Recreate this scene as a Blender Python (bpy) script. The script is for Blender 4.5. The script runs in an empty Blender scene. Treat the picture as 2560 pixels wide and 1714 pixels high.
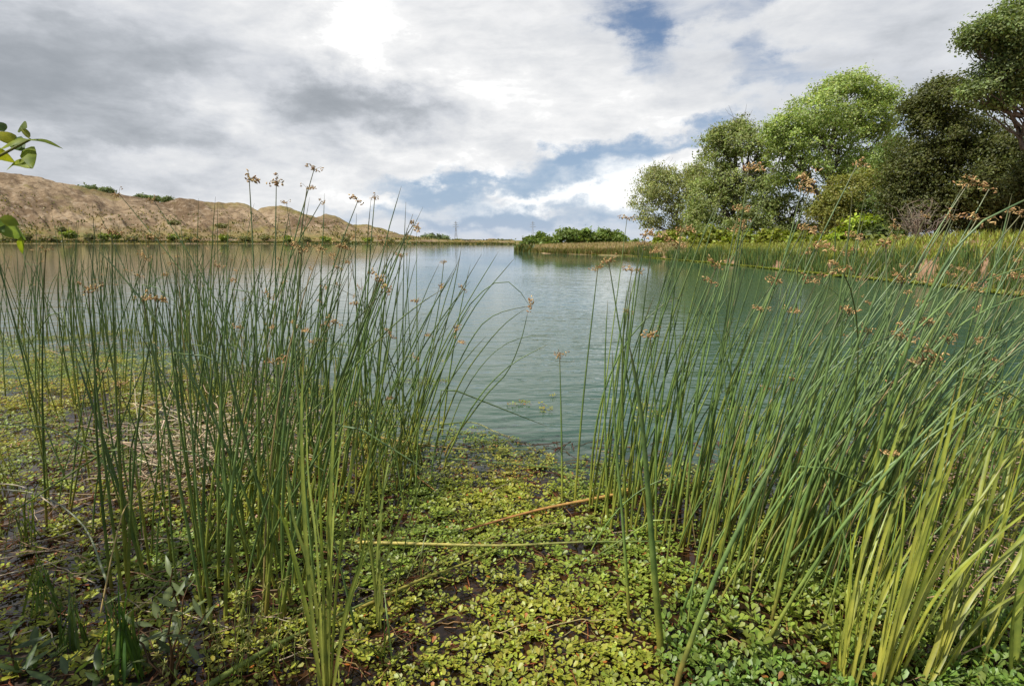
import bpy, math, random
import numpy as np
from mathutils import Vector, Matrix, Euler

random.seed(7)
RNG = np.random.default_rng(11)
R = math.radians
scene = bpy.context.scene
COL = scene.collection

# ------------------------------------------------------------------ camera
CAM_H = 1.4
F_PX, CX, CY = 559.0, 512.0, 342.5
PITCH, ROLL = R(10.24), R(0.17)
cam_d = bpy.data.cameras.new('camera')
cam_d.sensor_width = 36.0
cam_d.lens = 36.0 * F_PX / 1024.0
cam_d.clip_start = 0.02
cam_d.clip_end = 12000
cam = bpy.data.objects.new('camera', cam_d)
COL.objects.link(cam)
CAM_M = Matrix.Rotation(math.pi / 2 - PITCH, 4, 'X') @ Matrix.Rotation(ROLL, 4, 'Z')
cam.matrix_world = Matrix.Translation((0, 0, CAM_H)) @ CAM_M
scene.camera = cam
CAM_R = np.array(CAM_M.to_3x3())

K = 1024.0 / 2342.0            # measured photo units -> picture units


def ray(px, py):
    """direction of sight for a point measured in the photo (2342 wide)"""
    u, v = px * K, py * K
    d = np.array([(u - CX) / F_PX, -(v - CY) / F_PX, -1.0])
    return CAM_R @ d


def G(px, py, z=0.0):
    d = ray(px, py)
    t = (z - CAM_H) / d[2]
    return np.array([d[0] * t, d[1] * t, z])


def A(px, py, Y):
    d = ray(px, py)
    t = Y / d[1]
    return np.array([d[0] * t, Y, CAM_H + d[2] * t])


def azel(px, py):
    d = ray(px, py)
    return math.atan2(d[0], d[1]), math.atan2(d[2], math.hypot(d[0], d[1]))


# ------------------------------------------------------------------ light
SUN_AZ, SUN_EL = R(-112), R(57)
sun_dir = Vector((math.sin(SUN_AZ) * math.cos(SUN_EL), math.cos(SUN_AZ) * math.cos(SUN_EL), math.sin(SUN_EL)))
sun_d = bpy.data.lights.new('sun', 'SUN')
sun_d.energy = 5.0
sun_d.angle = R(0.5)
sun_d.color = (1.0, 0.94, 0.84)
sun_o = bpy.data.objects.new('sun', sun_d)
COL.objects.link(sun_o)
sun_o.rotation_euler = (-sun_dir).to_track_quat('-Z', 'Y').to_euler()
sun_o.location = (0, 0, 60)

scene.view_settings.view_transform = 'Standard'
scene.view_settings.look = 'None'
scene.view_settings.exposure = 0.22
scene.view_settings.gamma = 1.0
scene.view_settings.use_curve_mapping = False
scene.cycles.use_denoising = True
scene.cycles.max_bounces = 8
scene.cycles.diffuse_bounces = 3
scene.cycles.glossy_bounces = 3
scene.cycles.transmission_bounces = 3
scene.cycles.transparent_max_bounces = 8
scene.cycles.caustics_reflective = False
scene.cycles.caustics_refractive = False
scene.cycles.use_adaptive_sampling = True
scene.cycles.adaptive_threshold = 0.015

# ------------------------------------------------------------------ sky
world = bpy.data.worlds.new('World')
scene.world = world
world.use_nodes = True
nt = world.node_tree
nt.nodes.clear()


class NB:
    """small helper to write node maths as expressions"""

    def __init__(self, tree):
        self.t = tree

    def n(self, kind, **kw):
        nd = self.t.nodes.new(kind)
        for k, v in kw.items():
            setattr(nd, k, v)
        return nd

    def put(self, sock, val):
        if hasattr(val, 'is_output'):
            self.t.links.new(val, sock)
        else:
            sock.default_value = val

    def m(self, op, a, b=0.0, c=0.0, clamp=False):
        nd = self.n('ShaderNodeMath', operation=op)
        nd.use_clamp = clamp
        self.put(nd.inputs[0], a)
        self.put(nd.inputs[1], b)
        self.put(nd.inputs[2], c)
        return nd.outputs[0]

    def ss(self, x, lo, hi, a=0.0, b=1.0):
        nd = self.n('ShaderNodeMapRange', interpolation_type='SMOOTHSTEP')
        self.put(nd.inputs[0], x)
        nd.inputs[1].default_value = lo
        nd.inputs[2].default_value = hi
        nd.inputs[3].default_value = a
        nd.inputs[4].default_value = b
        return nd.outputs[0]

    def noise(self, vec, scale, detail=6.0, rough=0.55, distort=0.0, color=False):
        nd = self.n('ShaderNodeTexNoise')
        if vec is not None:
            self.t.links.new(vec, nd.inputs['Vector'])
        nd.inputs['Scale'].default_value = scale
        nd.inputs['Detail'].default_value = detail
        nd.inputs['Roughness'].default_value = rough
        nd.inputs['Distortion'].default_value = distort
        return nd.outputs[1 if color else 0]

    def comb(self, x, y, z=0.0):
        nd = self.n('ShaderNodeCombineXYZ')
        self.put(nd.inputs[0], x)
        self.put(nd.inputs[1], y)
        self.put(nd.inputs[2], z)
        return nd.outputs[0]

    def mix(self, fac, a, b, blend='MIX'):
        nd = self.n('ShaderNodeMix', data_type='RGBA', blend_type=blend)
        self.put(nd.inputs[0], fac)
        self.put(nd.inputs[6], a)
        self.put(nd.inputs[7], b)
        return nd.outputs[2]


SKY_STR = 0.10
W = NB(nt)
sky = W.n('ShaderNodeTexSky', sky_type='NISHITA')
sky.sun_disc = False
sky.sun_elevation = SUN_EL
sky.sun_rotation = SUN_AZ
sky.altitude = 50
sky.air_density = 1.0
sky.dust_density = 1.2
sky.ozone_density = 1.5
tc = W.n('ShaderNodeTexCoord')
sep = W.n('ShaderNodeSeparateXYZ')
nt.links.new(tc.outputs['Generated'], sep.inputs[0])
dx, dy, dz = sep.outputs
az = W.m('ARCTAN2', dx, dy)
el = W.m('ARCSINE', dz)
elp = W.m('MAXIMUM', dz, 0.0)
inv = W.m('DIVIDE', 1.0, W.m('ADD', elp, 0.10))
qx = W.m('MULTIPLY', dx, inv)
qy = W.m('MULTIPLY', dy, inv)
# rows of cloud run from lower left to upper right: shear the layer a little
q = W.comb(W.m('ADD', W.m('MULTIPLY', qx, 0.75), W.m('MULTIPLY', qy, -0.15)), W.m('ADD', W.m('MULTIPLY', qy, 1.15), W.m('MULTIPLY', qx, 0.25)), 3.7)
n_big = W.noise(q, 2.0, 9.0, 0.56, 0.35)
n_fine = W.noise(q, 4.6, 8.0, 0.6, 0.6)
# puffs near the horizon live in angle space
puff_v = W.comb(W.m('MULTIPLY', az, 9.0), W.m('MULTIPLY', el, 22.0), 1.3)
n_puff = W.noise(puff_v, 1.0, 7.0, 0.6, 0.2)
soft_v = W.comb(W.m('MULTIPLY', az, 5.0), W.m('MULTIPLY', el, 11.0), 5.3)
n_soft = W.noise(soft_v, 1.0, 8.0, 0.58, 0.3)
warp_v = W.comb(W.m('MULTIPLY', az, 5.0), W.m('MULTIPLY', el, 8.0), 9.1)
warp = W.noise(warp_v, 1.6, 7.0, 0.62, 0.0, color=True)
wsep = W.n('ShaderNodeSeparateColor')
nt.links.new(warp, wsep.inputs[0])
azw = W.m('ADD', az, W.m('MULTIPLY', W.m('SUBTRACT', wsep.outputs[0], 0.5), 0.22))
elw = W.m('ADD', el, W.m('MULTIPLY', W.m('SUBTRACT', wsep.outputs[1], 0.5), 0.14))


def lobe(px, py, rx, ry, w, rot=0.0):
    a0, e0 = azel(px, py)
    sx = rx * K / F_PX
    sy = ry * K / F_PX
    da = W.m('SUBTRACT', azw, a0)
    de = W.m('SUBTRACT', elw, e0)
    if rot:
        c, s = math.cos(R(rot)), math.sin(R(rot))
        ua = W.m('ADD', W.m('MULTIPLY', da, c), W.m('MULTIPLY', de, s))
        ue = W.m('SUBTRACT', W.m('MULTIPLY', de, c), W.m('MULTIPLY', da, s))
    else:
        ua, ue = da, de
    ua = W.m('DIVIDE', ua, sx)
    ue = W.m('DIVIDE', ue, sy)
    r2 = W.m('ADD', W.m('MULTIPLY', ua, ua), W.m('MULTIPLY', ue, ue))
    return W.m('MULTIPLY', W.m('EXPONENT', W.m('MULTIPLY', r2, -1.0)), w)


def total(items):
    s = items[0]
    for i in items[1:]:
        s = W.m('ADD', s, i)
    return s


COVER = [  # where the layer is thick (+) or breaks to blue (-)
    (300, 100, 700, 260, .45), (850, 200, 330, 200, .4), (800, 360, 650, 110, .30), (300, 480, 380, 90, .32),
    (1350, 352, 340, 32, -.52, 9), (1200, 428, 360, 42, -.50, 0), (950, 440, 140, 44, -.30), (1600, 300, 90, 40, -.12), (1690, 130, 70, 100, -.42, 0), (1850, 165, 130, 34, -.34, 8),
    (1490, 110, 60, 70, -.32), (1440, 50, 80, 36, -.28), (1040, 190, 40, 40, -.15), (2060, 270, 60, 50, -.26), (1790, 80, 110, 50, .2, 20), (1580, 200, 120, 60, .2, 20), (1330, 120, 140, 60, .15), (1960, 90, 150, 60, .2),
    (1480, 410, 190, 26, .30, 10), (1200, 460, 110, 14, .22), (1380, 445, 90, 18, .34), (1560, 350, 60, 18, .42, 12), (1110, 396, 50, 18, .34),
    (1090, 435, 34, 9, .3), (1300, 250, 330, 75, .25, 12), (1640, 255, 170, 40, .42, 10), (1720, 40, 160, 26, .3, 10), (2120, 90, 260, 150, .30), (820, 465, 110, 20, .25), (900, 455, 40, 12, .2),
    (1000, 500, 300, 24, -.30), (1300, 500, 260, 20, -.15), (700, 490, 160, 20, -.15),
]
DARK = [
    (60, 210, 230, 110, .62), (330, 150, 260, 110, .26), (250, 60, 420, 90, .14), (860, 245, 180, 55, .85), (690, 215, 80, 50, .25),
    (520, 300, 300, 26, .16), (350, 330, 150, 18, .22), (2080, 150, 230, 110, .34), (1900, 60, 200, 60, .16),
    (830, 65, 80, 60, -.70), (1280, 430, 400, 80, -.40), (690, 130, 110, 60, -.12), (480, 225, 150, 40, -.30), (950, 175, 110, 40, -.22), (1100, 230, 200, 60, -.2), (560, 310, 70, 26, -.2),
    (250, 440, 420, 60, .18), (700, 420, 200, 40, .14), (1400, 150, 300, 100, .06),
]
bias = total([lobe(*b) for b in COVER])
dark = total([lobe(*b) for b in DARK])
hor = W.ss(el, 0.10, 0.42, 0.0, 1.0)
n_mid = W.m('ADD', W.m('MULTIPLY', n_big, hor), W.m('MULTIPLY', n_soft, W.m('SUBTRACT', 1.0, hor)))
n_det = W.m('ADD', W.m('MULTIPLY', n_fine, hor), W.m('MULTIPLY', n_puff, W.m('SUBTRACT', 1.0, hor)))
dens_hi = W.m('ADD', W.m('ADD', n_big, W.m('MULTIPLY', W.m('SUBTRACT', n_fine, 0.5), 0.85)), bias)
dens_lo = W.m('ADD', W.m('ADD', W.m('MULTIPLY', n_puff, 0.85), W.m('MULTIPLY', n_soft, 0.45)), W.m('SUBTRACT', bias, 0.15))
dens = W.m('ADD', W.m('MULTIPLY', dens_hi, hor), W.m('MULTIPLY', dens_lo, W.m('SUBTRACT', 1.0, hor)))
cover = W.ss(dens, 0.22, 0.76)
# underside shading: thick parts are grey, thin edges bright
shade = W.m('ADD', W.m('MULTIPLY', W.m('SUBTRACT', n_mid, 0.48), 0.8), W.m('MULTIPLY', dark, 0.86))
shade = W.m('ADD', shade, W.m('MULTIPLY', W.m('SUBTRACT', n_det, 0.5), 0.62))
puffshade = W.m('MULTIPLY', W.m('SUBTRACT', n_puff, 0.5), 0.5)
shade = W.m('ADD', shade, puffshade)
s1 = W.ss(shade, -0.35, 0.95)
ramp = W.n('ShaderNodeValToRGB')
nt.links.new(s1, ramp.inputs[0])
cr = ramp.color_ramp
cr.elements[0].position = 0.0
cr.elements[0].color = (1.10, 1.10, 1.08, 1)
cr.elements[1].position = 1.0
cr.elements[1].color = (0.31, 0.335, 0.365, 1)
for p, c in ((0.10, (0.86, 0.86, 0.86)), (0.25, (0.735, 0.745, 0.76)), (0.45, (0.615, 0.635, 0.67)), (0.70, (0.46, 0.485, 0.52))):
    e = cr.elements.new(p)
    e.color = (*c, 1)
cloud_scaled = W.mix(1.0, ramp.outputs[0], (1 / SKY_STR * 0.94, 1 / SKY_STR * 0.94, 1 / SKY_STR * 0.94, 1), 'MULTIPLY')
# blue of the gaps: keep the sky model's gradient, tame its bright horizon
blue = W.mix(1.0, sky.outputs[0], (0.80, 0.84, 0.90, 1), 'MULTIPLY')
hz = W.ss(el, 0.0, 0.26, 0.80, 0.12)
blue = W.mix(hz, blue, (3.5, 4.55, 6.2, 1))
skycol = W.mix(W.m('MULTIPLY', cover, 0.97), blue, cloud_scaled)
low = W.ss(el, 0.0, 0.05, 0.45, 0.0)
skycol = W.mix(low, skycol, (4.9, 5.4, 6.2, 1))
bg = W.n('ShaderNodeBackground')
bg.inputs[1].default_value = SKY_STR
nt.links.new(skycol, bg.inputs[0])
wo = W.n('ShaderNodeOutputWorld')
nt.links.new(bg.outputs[0], wo.inputs[0])
world.cycles.sampling_method = 'MANUAL'
world.cycles.sample_map_resolution = 512


# ------------------------------------------------------------------ materials
def new_mat(name):
    m = bpy.data.materials.new(name)
    m.use_nodes = True
    m.node_tree.nodes.clear()
    b = NB(m.node_tree)
    out = b.n('ShaderNodeOutputMaterial')
    return m, b, out


def plant_mat(name, trans=0.3, gloss=0.05, rough=0.4, tmul=(1.1, 1.15, 0.6), var=0.0):
    """leaf or stem tissue: colour of its own from the 'tint' attribute, light passes through thin blades"""
    m, b, out = new_mat(name)
    at = b.n('ShaderNodeAttribute', attribute_name='tint')
    col = at.outputs['Color']
    if var:
        geo = b.n('ShaderNodeNewGeometry')
        nz = b.noise(geo.outputs['Position'], var, 3.0, 0.6)
        col = b.mix(b.ss(nz, 0.3, 0.7, 0.0, 1.0), b.mix(1.0, col, (0.68, 0.72, 0.70, 1), 'MULTIPLY'), b.mix(1.0, col, (1.32, 1.22, 1.1, 1), 'MULTIPLY'))
    dif = b.n('ShaderNodeBsdfDiffuse')
    b.put(dif.inputs[0], col)
    sh = dif.outputs[0]
    if trans:
        tr = b.n('ShaderNodeBsdfTranslucent')
        b.put(tr.inputs[0], b.mix(1.0, col, (*tmul, 1), 'MULTIPLY'))
        mx = b.n('ShaderNodeMixShader')
        mx.inputs[0].default_value = trans
        b.t.links.new(sh, mx.inputs[1])
        b.t.links.new(tr.outputs[0], mx.inputs[2])
        sh = mx.outputs[0]
    if gloss:
        gl = b.n('ShaderNodeBsdfGlossy')
        gl.inputs['Color'].default_value = (0.9, 0.95, 1.0, 1)
        gl.inputs['Roughness'].default_value = rough
        mx = b.n('ShaderNodeMixShader')
        mx.inputs[0].default_value = gloss
        b.t.links.new(sh, mx.inputs[1])
        b.t.links.new(gl.outputs[0], mx.inputs[2])
        sh = mx.outputs[0]
    b.t.links.new(sh, out.inputs[0])
    return m


M_STEM = plant_mat('bulrush_tissue', trans=0.0, gloss=0.04, rough=0.4, var=18.0)
M_BLADE = plant_mat('blade_tissue', trans=0.35, gloss=0.03, rough=0.45, var=14.0)
M_LEAF = plant_mat('tree_leaf_tissue', trans=0.38, gloss=0.02, rough=0.5)
M_MAT = plant_mat('primrose_leaf_tissue', trans=0.28, gloss=0.03, rough=0.46)
M_SPRAY = plant_mat('spray_leaf_tissue', trans=0.5, gloss=0.015, rough=0.5, tmul=(1.25, 1.25, .6), var=40.0)
M_DRY = plant_mat('dry_stalk', trans=0.08, gloss=0.02, rough=0.5, var=25.0)
M_HEAD = plant_mat('seed_head_husk', trans=0.1, gloss=0.02)
M_GRASS = plant_mat('grass_tissue', trans=0.3, gloss=0.02)


def bark_mat(name, c1, c2, scale=3.0):
    m, b, out = new_mat(name)
    geo = b.n('ShaderNodeNewGeometry')
    mp = b.n('ShaderNodeMapping')
    b.t.links.new(geo.outputs['Position'], mp.inputs[0])
    mp.inputs['Scale'].default_value = (scale * 3, scale * 3, scale * 0.6)
    nz = b.noise(mp.outputs[0], 1.0, 6.0, 0.65)
    col = b.mix(b.ss(nz, 0.35, 0.65), (*c1, 1), (*c2, 1))
    p = b.n('ShaderNodeBsdfPrincipled')
    b.put(p.inputs['Base Color'], col)
    p.inputs['Roughness'].default_value = 0.9
    bp = b.n('ShaderNodeBump')
    bp.inputs['Strength'].default_value = 0.8
    bp.inputs['Distance'].default_value = 0.05
    b.put(bp.inputs['Height'], nz)
    b.t.links.new(bp.outputs[0], p.inputs['Normal'])
    b.t.links.new(p.outputs[0], out.inputs[0])
    return m


M_BARK = bark_mat('grey_bark', (0.07, 0.055, 0.042), (0.17, 0.14, 0.11))
M_BARKD = bark_mat('dark_bark', (0.03, 0.024, 0.02), (0.09, 0.075, 0.06))


def ground_material():
    m, b, out = new_mat('shore_soil')
    geo = b.n('ShaderNodeNewGeometry')
    pos = geo.outputs['Position']
    sp = b.n('ShaderNodeSeparateXYZ')
    b.t.links.new(pos, sp.inputs[0])
    n1 = b.noise(pos, 0.35, 8.0, 0.6)
    n2 = b.noise(pos, 6.0, 6.0, 0.65)
    dist = b.n('ShaderNodeVectorMath', operation='LENGTH')
    b.t.links.new(pos, dist.inputs[0])
    tan = b.mix(b.ss(n2, 0.3, 0.7), (0.21, 0.135, 0.075, 1), (0.33, 0.235, 0.13, 1))
    green = b.mix(b.ss(n2, 0.3, 0.7), (0.10, 0.105, 0.03, 1), (0.19, 0.16, 0.06, 1))
    far = b.mix(b.ss(n1, 0.42, 0.58), tan, green)
    soil = b.mix(b.ss(n1, 0.35, 0.62), (0.17, 0.095, 0.052, 1), (0.27, 0.165, 0.095, 1))
    right = b.ss(sp.outputs[0], 4.0, 14.0)
    near40 = b.ss(dist.outputs['Value'], 45.0, 70.0, 1.0, 0.0)
    far = b.mix(b.m('MULTIPLY', right, near40), far, soil)
    mud = b.mix(b.ss(n2, 0.35, 0.7), (0.018, 0.011, 0.006, 1), (0.055, 0.032, 0.017, 1))
    col = b.mix(b.ss(dist.outputs['Value'], 7.0, 11.0), mud, far)
    p = b.n('ShaderNodeBsdfPrincipled')
    b.put(p.inputs['Base Color'], col)
    p.inputs['Roughness'].default_value = 0.95
    bp = b.n('ShaderNodeBump')
    bp.inputs['Strength'].default_value = 0.7
    bp.inputs['Distance'].default_value = 0.08
    b.put(bp.inputs['Height'], n2)
    b.t.links.new(bp.outputs[0], p.inputs['Normal'])
    b.t.links.new(p.outputs[0], out.inputs[0])
    return m


def hill_material():
    m, b, out = new_mat('quarry_gravel')
    geo = b.n('ShaderNodeNewGeometry')
    pos = geo.outputs['Position']
    at = b.n('ShaderNodeAttribute', attribute_name='tint')
    n1 = b.noise(pos, 0.035, 9.0, 0.62, 0.4)
    n2 = b.noise(pos, 0.25, 7.0, 0.7)
    n3 = b.noise(pos, 0.07, 6.0, 0.6)
    base = b.mix(b.ss(n1, 0.36, 0.64), (0.135, 0.092, 0.054, 1), (0.290, 0.215, 0.135, 1))
    base = b.mix(b.ss(n2, 0.50, 0.62, 0.0, 0.75), base, (0.10, 0.070, 0.045, 1))
    base = b.mix(b.ss(n2, 0.36, 0.48, 0.60, 0.0), base, (0.36, 0.29, 0.21, 1))
    veg = b.mix(b.ss(n2, 0.4, 0.65), (0.15, 0.14, 0.04, 1), (0.24, 0.175, 0.07, 1))
    f = b.m('MULTIPLY', at.outputs['Fac'], b.ss(n3, 0.33, 0.60))
    col = b.mix(f, base, veg)
    p = b.n('ShaderNodeBsdfPrincipled')
    b.put(p.inputs['Base Color'], col)
    p.inputs['Roughness'].default_value = 1.0
    p.inputs['Specular IOR Level'].default_value = 0.1
    bp = b.n('ShaderNodeBump')
    bp.inputs['Strength'].default_value = 0.9
    bp.inputs['Distance'].default_value = 2.2
    b.put(bp.inputs['Height'], b.m('ADD', b.m('MULTIPLY', n2, 0.6), b.m('MULTIPLY', n1, 1.0)))
    b.t.links.new(bp.outputs[0], p.inputs['Normal'])
    b.t.links.new(p.outputs[0], out.inputs[0])
    return m


def water_material():
    m, b, out = new_mat('lake_water')
    geo = b.n('ShaderNodeNewGeometry')
    pos = geo.outputs['Position']
    sp = b.n('ShaderNodeSeparateXYZ')
    b.t.links.new(pos, sp.inputs[0])
    dist = b.n('ShaderNodeVectorMath', operation='LENGTH')
    b.t.links.new(pos, dist.inputs[0])
    D = dist.outputs['Value']
    n0 = b.noise(pos, 0.05, 5.0, 0.5)
    n1 = b.noise(pos, 1.7, 6.0, 0.6)
    n2 = b.noise(pos, 9.0, 5.0, 0.65)
    teal = b.mix(b.ss(n0, 0.35, 0.65), (0.029, 0.070, 0.045, 1), (0.039, 0.084, 0.056, 1))
    # tan reflection of the gravel hills, painted into the water colour
    hill_reflection = b.ss(b.m('ADD', b.m('MULTIPLY', sp.outputs[0], -1.0), b.m('MULTIPLY', sp.outputs[1], -0.42)), -14.0, 60.0)
    teal = b.mix(b.m('MULTIPLY', hill_reflection, 0.75), teal, (0.125, 0.105, 0.075, 1))
    # shallows over brown weed
    brown = b.mix(b.ss(n2, 0.42, 0.62), (0.010, 0.006, 0.003, 1), (0.050, 0.022, 0.009, 1))
    brown = b.mix(b.ss(n1, 0.45, 0.62, 0.0, 0.7), brown, (0.022, 0.015, 0.008, 1))
    shallow_l = b.m('MULTIPLY', b.ss(sp.outputs[0], -3.0, -0.5, 3.6, 0.0), 1.0)
    edge = b.m('SUBTRACT', b.m('ADD', D, b.m('MULTIPLY', n1, 1.2)), shallow_l)
    col = b.mix(b.ss(edge, 3.3, 4.7), brown, teal)
    p = b.n('ShaderNodeBsdfPrincipled')
    b.put(p.inputs['Base Color'], col)
    p.inputs['Roughness'].default_value = 0.04
    p.inputs['IOR'].default_value = 1.333
    # wind ripples
    mp = b.n('ShaderNodeMapping')
    b.t.links.new(pos, mp.inputs[0])
    mp.inputs['Scale'].default_value = (0.55, 1.5, 1.0)
    mp.inputs['Rotation'].default_value = (0, 0, R(8))
    w1 = b.noise(mp.outputs[0], 2.6, 3.0, 0.5, 0.4)
    mp2 = b.n('ShaderNodeMapping')
    b.t.links.new(pos, mp2.inputs[0])
    mp2.inputs['Scale'].default_value = (0.7, 1.3, 1.0)
    mp2.inputs['Rotation'].default_value = (0, 0, R(-14))
    w2 = b.noise(mp2.outputs[0], 7.0, 2.0, 0.5, 0.2)
    w3 = b.noise(mp.outputs[0], 0.45, 2.0, 0.5, 0.2)
    h = b.m('ADD', b.m('MULTIPLY', w1, 1.0), b.m('ADD', b.m('MULTIPLY', w2, 0.36), b.m('MULTIPLY', w3, 1.2)))
    gust = b.ss(b.noise(mp.outputs[0], 0.06, 3.0, 0.5), 0.35, 0.65, 0.55, 1.0)
    calm = b.m('MULTIPLY', b.ss(edge, 3.0, 5.0, 0.15, 1.0), gust)
    bp = b.n('ShaderNodeBump')
    b.put(bp.inputs['Distance'], b.m('ADD', b.ss(D, 5.0, 14.0, 0.030, 0.0), b.ss(D, 8.0, 40.0, 0.015, 0.003)))
    b.put(bp.inputs['Strength'], calm)
    b.put(bp.inputs['Height'], h)
    b.t.links.new(bp.outputs[0], p.inputs['Normal'])
    b.t.links.new(p.outputs[0], out.inputs[0])
    return m


# ------------------------------------------------------------------ mesh helpers
class MB:
    """collects vertices, faces and a colour per vertex; build() links them as ONE mesh object"""

    def __init__(self):
        self.v, self.q, self.t, self.c, self.n = [], [], [], [], 0

    def add(self, V, quads=None, tris=None, col=(0.2, 0.2, 0.2)):
        V = np.asarray(V, float).reshape(-1, 3)
        c = np.asarray(col, float)
        if c.ndim == 1:
            c = np.tile(c, (len(V), 1))
        self.v.append(V)
        self.c.append(c)
        if quads is not None and len(quads):
            self.q.append(np.asarray(quads, int).reshape(-1, 4) + self.n)
        if tris is not None and len(tris):
            self.t.append(np.asarray(tris, int).reshape(-1, 3) + self.n)
        self.n += len(V)

    def mesh(self, name, mat, smooth=True):
        V = np.concatenate(self.v)
        C = np.concatenate(self.c)
        Q = np.concatenate(self.q) if self.q else np.zeros((0, 4), int)
        T = np.concatenate(self.t) if self.t else np.zeros((0, 3), int)
        me = bpy.data.meshes.new(name)
        me.vertices.add(len(V))
        me.vertices.foreach_set('co', V.astype(np.float32).ravel())
        nl = Q.size + T.size
        me.loops.add(nl)
        me.loops.foreach_set('vertex_index', np.concatenate([Q.ravel(), T.ravel()]).astype(np.int32))
        me.polygons.add(len(Q) + len(T))
        ls = np.concatenate([np.arange(len(Q)) * 4, Q.size + np.arange(len(T)) * 3]).astype(np.int32)
        me.polygons.foreach_set('loop_start', ls)
        me.polygons.foreach_set('use_smooth', np.full(len(Q) + len(T), smooth))
        me.update(calc_edges=True)
        a = me.attributes.new('tint', 'FLOAT_COLOR', 'POINT')
        a.data.foreach_set('color', np.concatenate([C, np.ones((len(C), 1))], 1).astype(np.float32).ravel())
        if mat:
            me.materials.append(mat)
        return me

    def build(self, name, mat, parent=None, loc=None, smooth=True):
        o = bpy.data.objects.new(name, self.mesh(name, mat, smooth))
        COL.objects.link(o)
        if loc is not None:
            o.location = loc
        if parent:
            o.parent = parent
        return o


def tag(o, label=None, cat=None, group=None, kind=None):
    if label:
        o['label'] = label
    if cat:
        o['category'] = cat
    if group:
        o['group'] = group
    if kind:
        o['kind'] = kind
    return o


def empty(name, loc):
    o = bpy.data.objects.new(name, None)
    COL.objects.link(o)
    o.location = loc
    o.empty_display_size = 0.2
    return o


def unit(a):
    a = np.asarray(a, float)
    return a / (np.linalg.norm(a, axis=-1, keepdims=True) + 1e-9)


def smooth_path(pts, n):
    """Catmull-Rom through the points, n samples"""
    P = np.asarray(pts, float)
    if len(P) == 2:
        t = np.linspace(0, 1, n)[:, None]
        return P[0] * (1 - t) + P[1] * t
    seg = np.linalg.norm(np.diff(P, axis=0), axis=1)
    s = np.concatenate([[0], np.cumsum(seg)])
    E = np.vstack([2 * P[0] - P[1], P, 2 * P[-1] - P[-2]])
    out = []
    for u in np.linspace(0, s[-1], n):
        i = min(np.searchsorted(s, u, 'right') - 1, len(P) - 2)
        t = (u - s[i]) / max(seg[i], 1e-9)
        p0, p1, p2, p3 = E[i], E[i + 1], E[i + 2], E[i + 3]
        out.append(0.5 * ((2 * p1) + (-p0 + p2) * t + (2 * p0 - 5 * p1 + 4 * p2 - p3) * t * t + (-p0 + 3 * p1 - 3 * p2 + p3) * t ** 3))
    return np.array(out)


def frame(P):
    T = unit(np.gradient(P, axis=0))
    ref = np.array([0.0, 1.0, 0.02]) if abs(T[:, 1]).mean() < 0.8 else np.array([1.0, 0, 0.0])
    N = unit(np.cross(T, ref))
    B = np.cross(T, N)
    return T, N, B


def tube(mb, P, rad, col, sides=6):
    P = np.asarray(P, float)
    n = len(P)
    rad = np.broadcast_to(np.asarray(rad, float), (n,))
    T, N, B = frame(P)
    a = np.linspace(0, 2 * np.pi, sides, endpoint=False)
    V = P[:, None, :] + rad[:, None, None] * (np.cos(a)[None, :, None] * N[:, None, :] + np.sin(a)[None, :, None] * B[:, None, :])
    i = np.arange(n - 1)[:, None] * sides
    j = np.arange(sides)[None, :]
    k = (j + 1) % sides
    Q = np.stack([i + j, i + k, i + sides + k, i + sides + j], -1).reshape(-1, 4)
    c = np.asarray(col, float)
    if c.ndim == 2:
        c = np.repeat(c, sides, axis=0)
    mb.add(V.reshape(-1, 3), quads=Q, col=c)


def ribbon(mb, P, width, col, side=None, fold=0.25, twist=0.0):
    """a blade with a fold along its midrib"""
    P = np.asarray(P, float)
    n = len(P)
    w = np.broadcast_to(np.asarray(width, float), (n,))
    T = unit(np.gradient(P, axis=0))
    if side is None:
        side = np.array([1.0, 0.2, 0])
    S = unit(np.cross(T, np.cross(side, T)))
    N = np.cross(S, T)
    if twist:
        th = np.linspace(0, twist, n)[:, None]
        S, N = S * np.cos(th) + N * np.sin(th), N * np.cos(th) - S * np.sin(th)
    L = P + S * w[:, None] * 0.5 + N * w[:, None] * fold
    Rr = P - S * w[:, None] * 0.5 + N * w[:, None] * fold
    V = np.stack([L, P, Rr], 1).reshape(-1, 3)
    i = np.arange(n - 1) * 3
    Q = np.concatenate([np.stack([i, i + 1, i + 4, i + 3], 1), np.stack([i + 1, i + 2, i + 5, i + 4], 1)])
    c = np.asarray(col, float)
    if c.ndim == 1:
        c = np.tile(c, (n, 1))
    c = np.stack([c * .90, c * 1.22, c * 1.0], 1).reshape(-1, 3)
    mb.add(V, quads=Q, col=c)


def rand_dirs(n, up=0.0):
    d = unit(RNG.normal(size=(n, 3)))
    d[:, 2] += up
    return unit(d)


def leaf_cards(mb, C, size, cols, normals, aspect=1.7, bend=0.25, axis=None):
    """many single leaves: each a bent diamond of its own"""
    n = len(C)
    size = np.broadcast_to(np.asarray(size, float), (n,))[:, None]
    if axis is None:
        axis = RNG.normal(size=(n, 3))
    X = unit(np.cross(normals, axis))
    Yv = np.cross(normals, X)
    a = X * size * 0.5 * aspect
    w = Yv * size * 0.5
    up = normals * size * bend * 0.5
    V = np.stack([C - a, C + w + up, C + a, C - w + up], 1).reshape(-1, 3)
    i = np.arange(n) * 4
    Tt = np.concatenate([np.stack([i, i + 1, i + 2], 1), np.stack([i, i + 2, i + 3], 1)])
    mb.add(V, tris=Tt, col=np.repeat(cols, 4, axis=0))


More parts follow.
